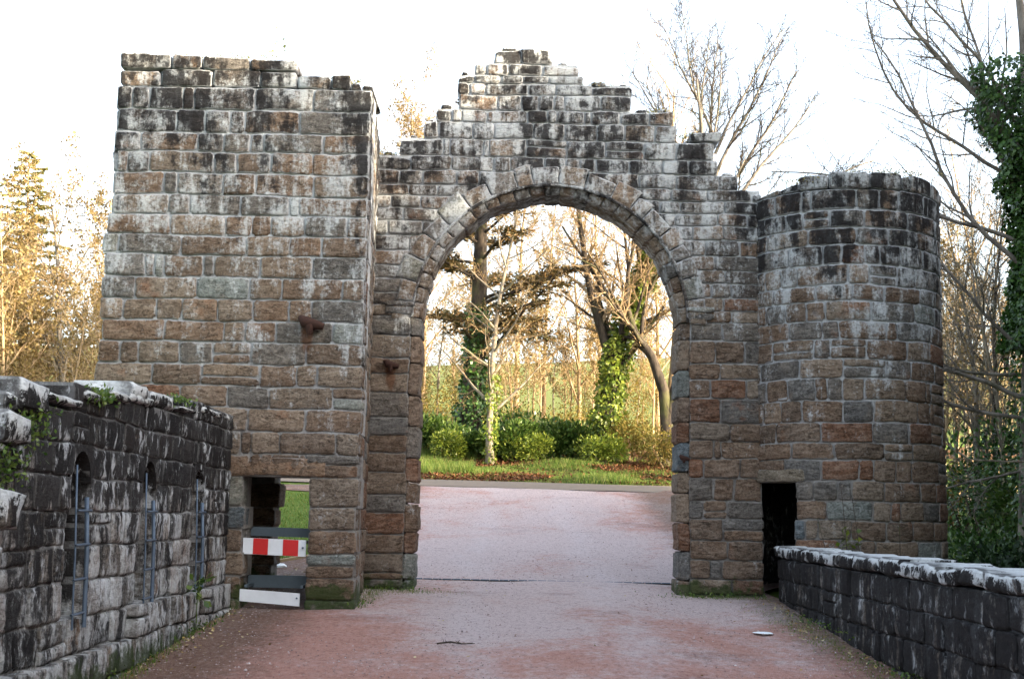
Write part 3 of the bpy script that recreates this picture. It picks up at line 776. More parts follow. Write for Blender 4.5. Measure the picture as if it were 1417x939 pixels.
# ragged capstones crusted with white lichen
y = 6.9
while y < 13.9:
    w = rng.uniform(.35, .8); w = min(w, 13.96-y); zb = top_l(y+w/2)-.04; hh = rng.uniform(.06, .17) if y < 11.3 else rng.uniform(.04, .09)
    if y < 12.2 or rng.random() < .7:
        stone(lw, mf_lw2, [(20-y-w, zb), (20-y, zb), (20-y-.03, zb+hh), (20-y-w+.04, zb+hh*rng.uniform(.7, 1.2))], rng.uniform(.0, .05), .5, rng, M['wall_cap'], pick(rng, WALLC), 'capstone', amp=.025, bev=.03)
    y += w
for (yy, zz, w, h, d) in ((7.62, 1.28, .36, .20, .10), (7.45, .78, .40, .26, .16), (7.2, .48, .5, .26, .12), (8.0, 1.50, .5, .22, .05), (10.35, 1.78, .50, .15, .03)):
    stone(lw, mf_lw2, [(20-yy-w/2, zz), (20-yy+w/2, zz), (20-yy+w/2-.05, zz+h), (20-yy-w/2+.04, zz+h*.9)], d, .45, rng, M['wall_cap'], pick(rng, WALLC), 'capstone', amp=.03, bev=.04)

# steel grilles standing in the niches
for i, c in enumerate(NICHE):
    g = empty('steel_grille', (-2.97, c, .12), ['blue-grey steel ladder grille in the slit farthest from the tower', 'blue-grey steel ladder grille in the middle slit of the parapet', 'blue-grey steel ladder grille in the slit beside the tower'][i], 'grille', 'steel grilles in the parapet slits')
    for yy, zt_, r_ in ((c-.13, 1.22, .008), (c+.12, 1.0, .018)):
        b = MB(); b.tube([Vector((-2.955, yy, .10)), Vector((-2.965, yy, .6)), Vector((-2.99, yy, zt_))], [r_]*3, 6); b.build('stile', M['steel'], g, True)
    for k in range(4):
        z = .20+.235*k
        b = MB(); b.tube([Vector((-2.957, c-.16, z)), Vector((-2.957, c+.14, z+.004))], [.010]*2, 5); b.build('rung', M['steel'], g, True)

# ---- low parapet on the right
rng = random.Random(77)
rw = empty('low_parapet', (3.45, 9.5, -.5), 'low blackened stone parapet topped with white lichened coping stones', 'wall')
mf_rw = lambda u, v, d: (3.23-d, u, v)      # u = y reversed below
mf_rw2 = lambda u, v, d: (3.23-d, u, v)
zz = [-1.2, -.85, -.55, -.27, .0, .25, .48]
build_wall(rw, mf_rw2, zz, lambda z0, z1: [(1.5, 1.5, 15.64, 15.64)] if z0 > -.3 else [(1.5, 1.5, 13., 13.)], rng, M['low'], lambda r, z, u, i, n: pick(r, [(DARK, 3), (GREY, 1)]), .34, .7, .2, core=20, coremat=M['low_mortar'], core_d=(-.02, -.42), dfun=lambda r, u, z, ci: r.uniform(-.012, .012), snek=.04)
y = 1.5
while y < 15.6:
    w = min(rng.uniform(.36, .62), 15.72-y); zb = .485+.006*(y-8)/8*1.0; h = .135+.02*(y-8)/8+rng.uniform(-.012, .012)
    def mcap(u, v, d): return (3.23-d, u, v)
    stone(rw, mcap, [(y, zb), (y+w, zb), (y+w-.01, zb+h+rng.uniform(-.01, .01)), (y+.01, zb+h)], .03+rng.uniform(-.012, .012), .46, rng, M['low_cap'], pick(rng, [(DARK, 2), (GREY, 1)]), 'coping_stone', amp=.016, bev=.02, joint=.010)
    y += w
print('masonry done', len(bpy.data.objects))

# ------------------------------------------------------------------ things at the gate
# barrier in the small doorway
br = empty('barrier', (-2.5, 14.3, -.10), 'low red and white striped plank barrier across the small doorway', 'barrier')
def plank(x0, x1, y, z0a, z1a, z0b, z1b, t, name, mat):
    b = MB(); b.quad8([(x0, y, z0a), (x1, y, z0b), (x1, y+t, z0b), (x0, y+t, z0a), (x0, y, z1a), (x1, y, z1b), (x1, y+t, z1b), (x0, y+t, z1a)])
    return b.build(name, mat, br)
bd = plank(-2.845, -2.17, 14.06, .475, .645, .455, .63, .03, 'board', M['white_paint'])
for xa, xb in ((-2.735, -2.575), (-2.415, -2.25)):
    f0 = (xa+2.845)/.675; f1 = (xb+2.845)/.675
    b = MB(); za_, zb_ = .475-.02*f0+.002, .475-.02*f1+.002; zc_, zd_ = .645-.015*f0-.002, .645-.015*f1-.002
    b.quad8([(xa, 14.056, za_), (xb, 14.056, zb_), (xb, 14.061, zb_), (xa, 14.061, za_), (xa, 14.056, zc_), (xb, 14.056, zd_), (xb, 14.061, zd_), (xa, 14.061, zc_)])
    L = br.location
    o = mesh_obj('red_stripe', [(v[0]-L[0], v[1]-L[1], v[2]-L[2]) for v in b.V], b.F, M['red_paint']); o.parent = bd
plank(-2.85, -2.21, 14.03, -.02, .105, -.065, .07, .03, 'board', M['white_paint'])
plank(-2.92, -2.15, 14.50, .66, .76, .65, .75, .04, 'rail', M['grey_paint'])
plank(-2.92, -2.15, 14.46, .10, .235, .10, .235, .04, 'rail', M['grey_paint'])
for x in (-2.80, -2.20):
    for z in (.60, .13):
        b = MB(); b.box(x-.015, x+.015, 14.09, 14.48, z-.01, z+.02); b.build('bracket', M['grey_paint'], br)
for x, z in ((-2.20, .55), (-2.24, .02)):
    b = MB(); b.tube([Vector((x, 14.07, z)), Vector((x, 14.022, z))], [.010, .010], 8); b.build('bolt', M['steel'], br)

# drain channel across the gateway
dr = empty('drain_channel', (.45, 17.25, .06), 'narrow dark slotted drain channel crossing the gravel beneath the arch', 'drain')
b = MB(); y0, y1 = 17.2, 17.26
for i in range(30):
    x0 = -1.35+i*.125; zb = deck(17.25)+.006
    b.box(x0, x0+.11, y0, y1, zb, zb+.018)
b.build('grating', M['steel'], dr)
b = MB(); b.box(-1.4, 2.45, 17.19, 17.27, deck(17.25)-.05, deck(17.25)+.014); b.build('channel', M['black'], dr)

# timber edging and litter beyond the tower doorway
b = MB()
b.tube([Vector((-3.75, 17.9, H(-3.7, 17.9)+.05)), Vector((-3.35, 18.6, H(-3.3, 18.6)+.06)), Vector((-2.85, 20., H(-2.9, 20)+.06))], [.03, .03, .03], 4)
tag(b.build('timber_edging', M['timber']), 'thin timber board edging the lawn behind the doorway', 'edging')
def disc(name, c, rx, ry, hgt, mat, seed):
    r = random.Random(seed); V = [(c[0], c[1], c[2]+hgt)]; n = 11
    for k, (f, zf) in enumerate(((.6, .9), (1, .35), (.97, -.1))):
        for i in range(n):
            a = 2*pi*i/n; q = f*(1+r.uniform(-.12, .12)); V.append((c[0]+rx*q*cos(a), c[1]+ry*q*sin(a), c[2]+hgt*zf))
    F = [(0, 1+i, 1+(i+1) % n) for i in range(n)]
    for k in range(2): F += [(1+k*n+i, 1+(k+1)*n+i, 1+(k+1)*n+(i+1) % n, 1+k*n+(i+1) % n) for i in range(n)]
    return mesh_obj(name, V, F, mat, smooth=False)
tag(disc('plastic_bag', (-3.18, 18.25, deck(18.25)+.02), .11, .12, .05, M['paper'], 1), 'crumpled white plastic bag lying behind the small doorway', 'litter')
tag(disc('paper_scrap', (2.52, 12.95, deck(12.95)+.022), .10, .10, .012, M['paper'], 2), 'flattened pale paper scrap on the gravel by the low parapet', 'litter')
tag(disc('round_stone', (-2.0, 14.75, 0), .05, .05, .05, M['pebble'], 3), 'small pale stone lying against the side of the square tower', 'stone')
# dropped twig
r = random.Random(4); b = MB()
P0 = Vector((-.62, 11.85, deck(11.85)+.035))
b.tube([P0, P0+Vector((.12, .05, .012)), P0+Vector((.22, .02, .0)), P0+Vector((.34, -.03, .01))], [.008, .009, .007, .003], 5)
for k in range(9):
    q = P0+Vector((.03+.03*k, r.uniform(0, .03), .004)); b.tube([q, q+Vector((r.uniform(-.06, .07), r.uniform(-.12, .12), r.uniform(-.005, .03)))], [.005, .002], 4)
tag(b.build('dropped_twig', M['bark_dark']), 'broken dark twig lying on the red gravel drive', 'twig')

# loose pebbles and leaves on the drive
r = random.Random(8); b = MB()
for _ in range(14000):
    y = 6+26*r.random()**1.3; a, c = lerp_tab(GL, y), lerp_tab(GR, y); a = max(a, -7); c = min(c, 7)
    x = r.uniform(a+.05, c-.05); s_ = r.uniform(.003, .010)*(1.6 if r.random() < .05 else 1); z = deck(y)+.02
    n = len(b.V)
    b.V += [(x-s_, y-s_*.3, z), (x+s_*.7, y-s_, z), (x+s_, y+s_*.6, z), (x-s_*.4, y+s_, z), (x+s_*r.uniform(-.3, .3), y, z+s_*r.uniform(.7, 1.2))]
    b.F += [(n, n+1, n+4), (n+1, n+2, n+4), (n+2, n+3, n+4), (n+3, n, n+4)]
tag(b.build('loose_pebbles', M['pebble']), 'loose pebbles scattered over the gravel drive', 'pebbles', kind='stuff')
b = MB()
for _ in range(1100):
    y = r.uniform(8, 20); x = r.uniform(-2.9, 3.1) if r.random() < .16 else r.choice((-2.93+abs(r.gauss(0, .22)), 3.17-abs(r.gauss(0, .2))))
    if abs(x-.4) > 1.3 and 15.5 < y < 17: continue
    d = Vector((r.uniform(-1, 1), r.uniform(-1, 1), r.uniform(0, .35))).normalized()
    b.leaf(Vector((x, y, deck(y)+.026)), d, Vector((r.uniform(-.3, .3), r.uniform(-.3, .3), 1)), r.uniform(.02, .05), r.uniform(.015, .035))
tag(b.build('fallen_leaves', M['drive_leaf']), 'few pale fallen leaves on the gravel drive', 'leaves', kind='stuff')

# ------------------------------------------------------------------ vegetation
def wander(rng, p, d, L, n, wig, up):
    pts = [p.copy()]; d = d.normalized()
    for i in range(n):
        d = (d+rvec(rng)*wig+Vector((0, 0, up))).normalized(); p = p+d*(L/n); pts.append(p)
    return pts
def along(pts, t):
    f = t*(len(pts)-1); i = min(int(f), len(pts)-2); return pts[i].lerp(pts[i+1], f-i), (pts[i+1]-pts[i]).normalized()

class Tree:
    def __init__(s, seed): s.rng = random.Random(seed); s.tr = MB(); s.cr = MB(); s.lf = MB(); s.tips = []
    def branch(s, p, d, L, r, lvl, P, path=None):
        rng = s.rng; n = P['seg'][lvl]
        pts = path or wander(rng, p, d, L, n, P['wig'][lvl], P['up'][lvl])
        m = len(pts); r1 = r*(P['taper'] if lvl == 0 else .25)
        rad = [r+(r1-r)*(i/(m-1))**.8 for i in range(m)]
        if lvl == 0: rad[0] *= 1.35
        (s.tr if lvl < 2 else s.cr).tube(pts, rad, (9, 6, 4, 3, 3)[lvl])
        if lvl+1 >= len(P['n']) + 1: s.tips.append(pts); return
        if lvl >= P['lv']: s.tips.append(pts); return
        nc = P['n'][lvl]; nc = int(nc*rng.uniform(.8, 1.2)+.5); ph = rng.random()*6.28
        for k in range(nc):
            t = P['start'][lvl]+(1-P['start'][lvl])*((k+rng.random())/nc)
            q, dd = along(pts, min(t, .995)); ph += 2.4+rng.uniform(-.5, .5)
            a = dd.orthogonal().normalized(); c = dd.cross(a)
            sp = P['ang'][lvl]*rng.uniform(.7, 1.25)
            nd = dd*cos(sp)+(a*cos(ph)+c*sin(ph))*sin(sp)
            ln = L*P['len'][lvl]*(1-.55*t*P.get('cone', 1))*rng.uniform(.7, 1.2)
            i = min(int(t*(m-1)), m-2); rr = rad[i]*P['rr'][lvl]
            s.branch(q, nd, ln, max(rr, P['rmin']), lvl+1, P)
    def leaves(s, per, L, W, spread=.06, up=.2):
        rng = s.rng
        for pts in s.tips:
            for _ in range(per):
                q, dd = along(pts, rng.random()); v = rvec(rng)
                s.lf.leaf(q+v*spread*rng.random(), (dd*.5+v+Vector((0, 0, up))).normalized(), rvec(rng), L*rng.uniform(.6, 1.3), W*rng.uniform(.6, 1.3))
    def build(s, name, loc, label, cat, group, bark, twig=None, leafm=None, leafname='leaves'):
        """geometry is laid out in local space round the base"""
        e = empty(name, loc, label, cat, group)
        mesh_obj('trunk', s.tr.V, s.tr.F, bark, e, smooth=True)
        if s.cr.V: mesh_obj('crown', s.cr.V, s.cr.F, twig or bark, e)
        if s.lf.V: mesh_obj(leafname, s.lf.V, s.lf.F, leafm, e)
        return e
BARE = dict(lv=4, seg=(9, 6, 5, 4, 3), wig=(.08, .16, .22, .28, .3), up=(.03, .06, .05, .03, .02), n=(13, 8, 7, 5), start=(.28, .2, .15, .1),
            ang=(.75, .7, .75, .8), len=(.55, .5, .48, .5), rr=(.55, .55, .55, .6), taper=.12, rmin=.0045)
def bare(seed, h, r, **k):
    P = dict(BARE); P.update({a: b for a, b in k.items() if a not in ('path', 'lean')})
    t = Tree(seed); path = k.get('path'); d = Vector(k.get('lean', (0, 0, 1)))
    t.branch(Vector((0, 0, -.2)), d, h, r, 0, P, [Vector(p) for p in path] if path else None); return t
def at(x, y, dz=0): return (x, y, H(x, y)+dz)

def ivy_on(mb, rng, pts, rad, n, L, t0=0, t1=1):
    for _ in range(n):
        t = t0+(t1-t0)*rng.random(); q, dd = along(pts, t); v = rvec(rng); v = (v-dd*v.dot(dd)).normalized()
        rr = rad(t)*(1+.75*noise.noise((q.x*1.6+v.x*1.5, q.y*1.6+v.y*1.5, q.z*1.9)))*rng.uniform(.75, 1.15)
        p = q+v*rr; d = (v*.5+Vector((0, 0, -1))*rng.uniform(.2, 1)+rvec(rng)*.6).normalized()
        mb.leaf(p, d, (v+rvec(rng)*.5).normalized(), L*rng.uniform(.6, 1.3), L*rng.uniform(.6, 1.))

# --- trees seen through the arch
# cedar-like conifer with an ivied trunk
t = Tree(101); rng = t.rng; base = at(-1.32, 40)
path = wander(rng, Vector((0, 0, -.2)), Vector((.02, 0, 1)), 11.5, 9, .05, .02); t.tr.tube(path, [.38-.033*i for i in range(10)], 9)
for k in range(34):
    tt = .26+.72*(k+rng.random())/34; q, dd = along(path, tt); a = rng.uniform(0, 2*pi); L = (4.6 if cos(a) > 0 else 3.2)*(1.1-.75*tt)*rng.uniform(.8, 1.2)
    bp = wander(rng, q, Vector((cos(a), sin(a)*.9, .45)), L, 7, .16, -.05); t.tr.tube(bp, [.075*(1-.12*i)*(1.2-tt) + .008 for i in range(8)], 5)
    for j in range(15):
        u = .22+.78*(j+rng.random())/15; p, d2 = along(bp, u); sd = Vector((-d2.y, d2.x, 0)).normalized()*rng.choice((-1, 1))
        sp = wander(rng, p, d2*.8+sd*.9+Vector((0, 0, .15)), L*.26*(1.15-u*.6), 4, .25, -.03); t.cr.tube(sp, [.014, .012, .01, .008, .005], 3)
        for _ in range(40):
            x, d3 = along(sp, rng.random()); v = rvec(rng); v.z *= .45
            t.lf.leaf(x+v*.07+Vector((0, 0, .03)), (d3*.7+v).normalized(), rvec(rng)+Vector((0, 0, .8)), rng.uniform(.10, .24), rng.uniform(.04, .085))
e = t.build('cedar_tree', base, 'brown-tinged conifer with flat sprays and an ivy-clad trunk beyond the arch', 'tree', 'trees beyond the arch', M['bark_dark'], M['bark_gold'], M['cedar'], 'crown_foliage')
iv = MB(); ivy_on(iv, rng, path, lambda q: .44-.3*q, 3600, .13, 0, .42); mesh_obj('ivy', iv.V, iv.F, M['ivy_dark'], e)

# slim pale tree
t = bare(102, 9.6, .115, lean=(.01, 0, 1), n=(20, 6, 6, 4), ang=(1.0, .7, .8, .8), len=(.34, .5, .5, .5), up=(.03, .03, .03, .02, .02), start=(.16, .2, .15, .1))
t.leaves(1, .05, .04, .05)
e = t.build('bare_tree', at(-.55, 37), 'slim pale-barked bare tree standing upright beyond the arch', 'tree', 'trees beyond the arch', M['bark_pale'], M['bark_gold'], M['leaf_gold'])
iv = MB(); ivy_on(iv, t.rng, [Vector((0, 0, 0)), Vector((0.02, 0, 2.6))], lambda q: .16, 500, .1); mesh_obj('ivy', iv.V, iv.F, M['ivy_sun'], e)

# leaning ivy-clad tree
path = [Vector(p) for p in ((0, 0, -.2), (.05, 0, .8), (.15, 0, 1.9), (.38, .05, 3.2), (.75, .1, 4.6), (1.2, .12, 5.7), (1.55, .2, 7.2), (1.8, .1, 8.8))]
t = Tree(103); P = dict(BARE); P.update(n=(14, 8, 6, 5), start=(.35, .2, .15, .1), len=(.5, .5, .5, .5))
t.branch(path[0], Vector((0, 0, 1)), 8.5, .34, 0, P, path)
limb = wander(t.rng, Vector((.3, 0, 2.8)), Vector((-.55, 0, 1)), 6, 8, .12, .03); t.branch(limb[0], Vector((0, 0, 1)), 6, .17, 1, P, limb)
t.leaves(1, .06, .045)
e = t.build('ivy_tree', at(2.75, 38), 'leaning tree whose forked trunk is thick with sunlit ivy', 'tree', 'trees beyond the arch', M['bark_dark'], M['bark_gold'], M['leaf_gold'])
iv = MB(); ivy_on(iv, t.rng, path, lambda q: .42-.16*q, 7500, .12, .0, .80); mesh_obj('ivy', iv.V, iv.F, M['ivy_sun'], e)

# dark crooked tree
path = [Vector(p) for p in ((.15, 0, -.2), (.2, 0, 1), (.1, 0, 2.2), (-.25, 0, 3.2), (-.75, 0, 3.9), (-1.0, 0, 4.7), (-.95, .1, 5.9), (-1.15, .1, 7.5))]
t = Tree(104); P = dict(BARE); P.update(start=(.4, .2, .15, .1)); t.branch(path[0], Vector((0, 0, 1)), 7.5, .24, 0, P, path)
l2 = wander(t.rng, Vector((.2, 0, 1.4)), Vector((.25, 0, 1)), 6, 8, .1, .02); t.branch(l2[0], Vector((0, 0, 1)), 6, .19, 1, P, l2)
t.build('crooked_tree', at(4.35, 37.5), 'dark crooked bare tree beside the right jamb of the arch', 'tree', 'trees beyond the arch', M['bark_dark'], M['bark_gold'])

# big spreading bare tree rising over the broken slope
t = Tree(105); P = dict(BARE); P.update(n=(7, 15, 10, 6), start=(.5, .15, .12, .1), rmin=.006, ang=(.55, .55, .65, .7), len=(.5, .40, .42, .5), up=(.02, .02, .04, .03, .02), wig=(.06, .13, .2, .26, .3))
t.branch(Vector((0, 0, -.2)), Vector((-.03, 0, 1)), 10.5, .22, 0, P)
for (x, z, dx, dz, L, r_) in ((.1, 7.0, 1.0, .75, 4.4, .075), (.1, 6.4, 1.0, .62, 4.9, .08), (.1, 7.4, .8, 1.0, 4.2, .07), (.1, 6.0, 1.0, .45, 4.6, .07), (.0, 8.0, .5, 1., 4.4, .065), (-.1, 7.2, -.45, 1.0, 4.6, .06), (-.1, 8.2, -.15, 1., 4.6, .06), (.0, 8.6, .3, 1., 4.2, .055), (.0, 9, -.3, 1, 3.6, .05)):
    lp = wander(t.rng, Vector((x, 0, z)), Vector((dx, t.rng.uniform(-.3, .3), dz)), L*.9, 9, .14, .035); t.branch(lp[0], Vector((0, 0, 1)), L*.9, r_*.85, 1, P, lp)
t.build('spreading_tree', at(5.25, 33), 'large bare tree with wide boughs rising above the broken slope of the arch', 'tree', 'trees beyond the arch', M['bark_grey'], M['bark_dark'])
t = bare(106, 13.6, .13, start=(.42, .2, .15, .1), n=(12, 9, 7, 5), ang=(.5, .55, .65, .7), len=(.42, .45, .45, .45))
t.build('twin_tree', at(4.75, 40), 'tall bare twiggy tree showing behind the stepped top of the arch', 'tree', 'trees beyond the arch', M['bark_gold'], M['bark_gold'])
t = bare(107, 10.6, .15, start=(.45, .2, .15, .1), n=(12, 9, 7, 5), ang=(.5, .55, .65, .7), len=(.36, .45, .45, .45)); t.leaves(1, .06, .05)
t.build('bare_tree', at(-3.55, 38), 'bare tree with a few gold leaves showing between tower and arch', 'tree', 'trees beyond the arch', M['bark_gold'], M['bark_gold'], M['leaf_gold'])

farl = 'tall golden-twigged tree standing far behind the rhododendrons'
t = bare(108, 11, .12, n=(18, 8, 7, 5), start=(.15, .2, .15, .1), ang=(.65, .6, .7, .7), len=(.4, .48, .48, .48), rmin=.006); t.leaves(1, .07, .055, .07)
far0 = t.build('background_tree', at(-3.2, 47), farl, 'tree', 'trees far beyond the arch', M['bark_gold'], M['bark_gold'], M['leaf_gold'])
for i, (x, y, s_) in enumerate(((-1.6, 51, 1.), (1.2, 49, .9), (3.6, 52, 1.05), (5.4, 47, .95), (6.8, 54, 1.1), (.2, 56, 1.1), (2.4, 44.5, .8), (-4.2, 54, 1.1))): copy_tree(far0, at(x, y), i*1.7+.6, s_)
# saplings: three kinds, copied through the thicket
def sap(seed, h, leafy, mat, label):
    t = bare(seed, h, .05, n=(16, 7, 5, 3), lv=3, ang=(.7, .7, .8, .8), len=(.32, .5, .5, .5), rmin=.006)
    if leafy: t.leaves(leafy, .07, .05, .08)
    return t, mat, label
saps = [sap(201, 5.5, 2, 'bark_gold', 0), sap(202, 6.5, 0, 'bark_pale', 0), sap(203, 4.4, 4, 'bark_gold', 0)]
SAPL = ['thin sapling with tan twigs in the sunlit thicket beyond the arch', 'tall pale sapling without leaves in the thicket beyond the arch', 'short sapling still holding gold leaves in the thicket beyond the arch']
proto = [None]*3; r = random.Random(21)
def put_sap(k, x, y, s_=1, label=None, group='saplings in the thicket beyond the arch'):
    if proto[k] is None:
        t, mt, _ = saps[k]; e = t.build('sapling', at(x, y), label or SAPL[k], 'sapling', group, M[mt], M[mt], M['leaf_gold']); e.rotation_euler = (0, 0, r.uniform(0, 6)); e.scale = (s_,)*3; proto[k] = e
    else:
        e = copy_tree(proto[k], at(x, y), r.uniform(0, 6), s_, label or SAPL[k]); e['group'] = group
for i in range(30):
    y = r.uniform(42, 56); x = -y*.085+ (y*.215)*((i+r.random())/30); put_sap(i % 3, x, y, r.uniform(.65, 1.05))
LEFTL = ['thin sapling with tan twigs behind the lichened parapet', 'tall pale sapling without leaves behind the lichened parapet', 'short sapling still holding gold leaves behind the lichened parapet']
for i in range(26):
    y = r.uniform(23, 36); x = -y*(.285+.135*((i+r.random())/26)); put_sap(i % 3, x, y, r.uniform(.7, 1.15), LEFTL[i % 3], 'saplings left of the square tower')
RIGHTL = ['thin sapling with tan twigs in the wood beside the round tower', 'tall pale sapling without leaves in the wood beside the round tower', 'short sapling still holding gold leaves in the wood beside the round tower']
for i in range(26):
    y = r.uniform(22, 38); x = y*(.325+.09*((i+r.random())/26)); put_sap((0, 1, 1)[i % 3], x, y, r.uniform(.7, 1.25), RIGHTL[(0, 1, 1)[i % 3]], 'saplings right of the round tower')

# left of the tower: spruce and bare trees
t = Tree(111); rng = t.rng; path = wander(rng, Vector((0, 0, -.2)), Vector((0, 0, 1)), 8.1, 9, .02, .05); t.tr.tube(path, [.16-.0165*i for i in range(10)], 7)
for k in range(170):
    tt = .10+.9*k/170; q, dd = along(path, tt); a = k*2.4+rng.uniform(-.4, .4); L = 2.3*(1.03-tt)**.85*rng.uniform(.45, 1.2)+.08
    bp = wander(rng, q, Vector((cos(a), sin(a), .12)), L, 5, .07, -.04+.02*tt); t.cr.tube(bp, [.022*(1-.15*i) for i in range(6)], 3)
    for _ in range(int(25+70*L)):
        x, d3 = along(bp, .1+.9*rng.random()); v = rvec(rng)
        t.lf.leaf(x, (d3+Vector((-d3.y, d3.x, 0))*rng.uniform(-1.2, 1.2)+Vector((0, 0, rng.uniform(-.9, .35)))).normalized(), v, rng.uniform(.12, .28)*(.6+.5*(1-tt)), .045)
t.build('spruce_tree', at(-11.55, 30.5), 'sparse yellow-green spruce with a pointed top behind the parapet', 'tree', 'trees left of the tower', M['bark_gold'], M['bark_gold'], M['spruce'], 'crown_foliage')
for sd, x, y, h, r_, lab, bk, lv in ((112, -9.6, 28, 6.8, .12, 'bare tree with grey forked stems behind the parapet', 'bark_grey', 1), (113, -8.3, 27.5, 6.6, .10, 'twiggy golden tree nearest the square tower', 'bark_gold', 3), (114, -10.4, 26, 5.2, .09, 'low russet-leaved tree under the spruce', 'bark_gold', 4)):
    t = bare(sd, h, r_, n=(15, 8, 6, 4), start=(.18, .2, .15, .1), len=(.5, .5, .5, .5)); t.leaves(lv, .065, .05, .07)
    t.build('bare_tree', at(x, y), lab, 'tree', 'trees left of the tower', M[bk], M['bark_gold'], M['leaf_gold'])

# right: ivied tree whose boughs reach over the round tower
t = Tree(121); P = dict(BARE); P.update(n=(6, 16, 10, 6), start=(.5, .18, .12, .1), up=(.02, .02, .03, .02, .01), len=(.5, .40, .42, .45), wig=(.06, .16, .24, .3, .3), rmin=.0032)
tp = [Vector(p) for p in ((0, 0, -.3), (-.05, 0, 2), (.02, 0, 4), (.1, 0, 6.5), (.05, 0, 9), (-.1, 0, 11))]
t.branch(tp[0], Vector((0, 0, 1)), 11, .27, 0, P, tp)
for (z, dx, dy, dz, L, r_) in ((3.2, -1, .1, .42, 4.2, .055), (3.9, -1, -.1, .55, 3.6, .05), (2.9, -1, .3, .04, 3.6, .05), (3.6, -1, .35, -.05, 3.2, .045), (5.2, -.75, .0, .85, 4.6, .06), (6.0, -.5, .2, 1, 4.5, .06), (6.6, -.8, .1, .5, 4.0, .05), (7.4, -.6, -.2, .7, 4.0, .05), (2.2, -1, .1, -.18, 3.0, .035), (5.6, -1, .1, .3, 4.2, .05)):
    lp = wander(t.rng, Vector((0, 0, z)), Vector((dx, dy, dz)), L, 11, .17, .03); t.branch(lp[0], Vector((0, 0, 1)), L, r_*.72, 1, P, lp)
e = t.build('ivy_tree', at(7.95, 19.6), 'dark ivy-smothered tree reaching bare boughs over the round tower', 'tree', 'trees right of the round tower', M['bark_grey'], M['bark_grey'])
iv = MB(); ivy_on(iv, t.rng, tp, lambda q: .62+.35*sin(q*9), 19000, .085, .40, .76); ivy_on(iv, t.rng, tp, lambda q: .34, 1500, .08, .1, .44); mesh_obj('ivy', iv.V, iv.F, M['ivy_dark'], e)
for sd, x, y, h, bk, lab in ((122, 10.1, 28.0, 8.5, 'bark_pale', 'white-stemmed slender tree caught by sun beside the round tower'), (123, 11.6, 31, 9.5, 'bark_gold', 'tall tan-twigged tree deep in the wood beside the round tower'), (124, 9.3, 25, 7.5, 'bark_dark', 'dark thin-stemmed tree in the wood beside the round tower'), (125, 8.5, 23.5, 6.5, 'bark_grey', 'slender grey tree nearest the round tower')):
    t = bare(sd, h, .075, n=(18, 7, 6, 4), start=(.12, .2, .15, .1), len=(.3, .5, .5, .5)); t.build('bare_tree', at(x, y), lab, 'tree', 'trees right of the round tower', M[bk], M['bark_gold' if bk == 'bark_pale' else bk])

# evergreen belt added unseen on the right to keep low sun off the bridge
t = Tree(131); rng = t.rng; path = wander(rng, Vector((0, 0, -.3)), Vector((0, 0, 1)), 10, 8, .04, .02); t.tr.tube(path, [.4-.04*i for i in range(9)], 8)
for k in range(60):
    tt = .05+.95*k/60; q, dd = along(path, tt); a = k*2.4; L = 3.6*(1.06-tt)**.6*rng.uniform(.8, 1.15)
    bp = wander(rng, q, Vector((cos(a), sin(a), .35)), L, 5, .12, 0); t.cr.tube(bp, [.06*(1-.15*i) for i in range(6)], 4)
    for _ in range(int(90*L)):
        x, d3 = along(bp, .15+.85*rng.random()); v = rvec(rng); t.lf.leaf(x+v*.5*rng.random(), (d3+v).normalized(), rvec(rng), rng.uniform(.3, .6), rng.uniform(.2, .32))
yew = t.build('sun_block_yew', at(9.6, 9), 'dense dark yew added out of view beyond the low parapet as sun block', 'tree', 'yews added as sun block outside the low parapet', M['bark_dark'], M['bark_dark'], M['yew'], 'crown_foliage')
for i, (x, y, s_) in enumerate(((10.2, 5.5, 1.2), (9.9, 12.6, 1.05), (11.0, 2, 1.25), (12.2, 15.2, 1.3), (11.0, -1.8, 1.35), (13.2, 18.2, 1.15), (11.2, -5.6, 1.3), (13.5, 11, 1.3), (14, 4, 1.35), (14.5, -3, 1.3), (12., -9.5, 1.3), (13, -14, 1.3), (14.6, 22.3, 1.1))):
    copy_tree(yew, at(x, y), i*1.3, s_)

# --- shrubs
def shrub(name, loc, label, cat, group, mat, n, rx, rz, L, W, seed, stems=8, bark='bark_dark'):
    rng = random.Random(seed); e = empty(name, loc, label, cat, group); b = MB(); s_ = MB()
    lobes = [(Vector((rng.uniform(-.6, .6)*rx, rng.uniform(-.5, .5)*rx, rz*rng.uniform(.35, .75))), rng.uniform(.35, .6)) for _ in range(9)]
    for (c, f) in lobes[:stems]:
        s_.tube(wander(rng, Vector((c.x*.15, c.y*.15, -.1)), c, c.length, 4, .15, 0), [.03, .025, .02, .015, .01], 4)
    for _ in range(n):
        c, f = rng.choice(lobes); v = rvec(rng); q = c+Vector((v.x*rx*f, v.y*rx*f, v.z*rz*f*.8))*(rng.random()**.4)
        if q.z < .02: q.z = abs(q.z)+.02
        b.leaf(q, (v+rvec(rng)*.7+Vector((0, 0, .1))).normalized(), (Vector((0, 0, 1))+rvec(rng)*.8).normalized(), L*rng.uniform(.6, 1.3), W*rng.uniform(.7, 1.2))
    mesh_obj('stems', s_.V, s_.F, M[bark], e); mesh_obj('foliage', b.V, b.F, mat, e); return e
G = 'shrubs along the verge beyond the arch'
RH = [('rhododendron with glossy dark leaves between the two ivied trunks', .75, 39.0, 1.35, 1.35), ('broad rhododendron at the foot of the leaning ivied tree', 1.9, 38.6, 1.1, 1.2), ('rhododendron close beside the slim pale tree', -.1, 38.5, 1.0, 1.1),
      ('low rhododendron left of the conifer trunk', -2.5, 39.3, 1.1, 1.1), ('rhododendron in front of the conifer trunk', -1.5, 38.8, .9, .8)]
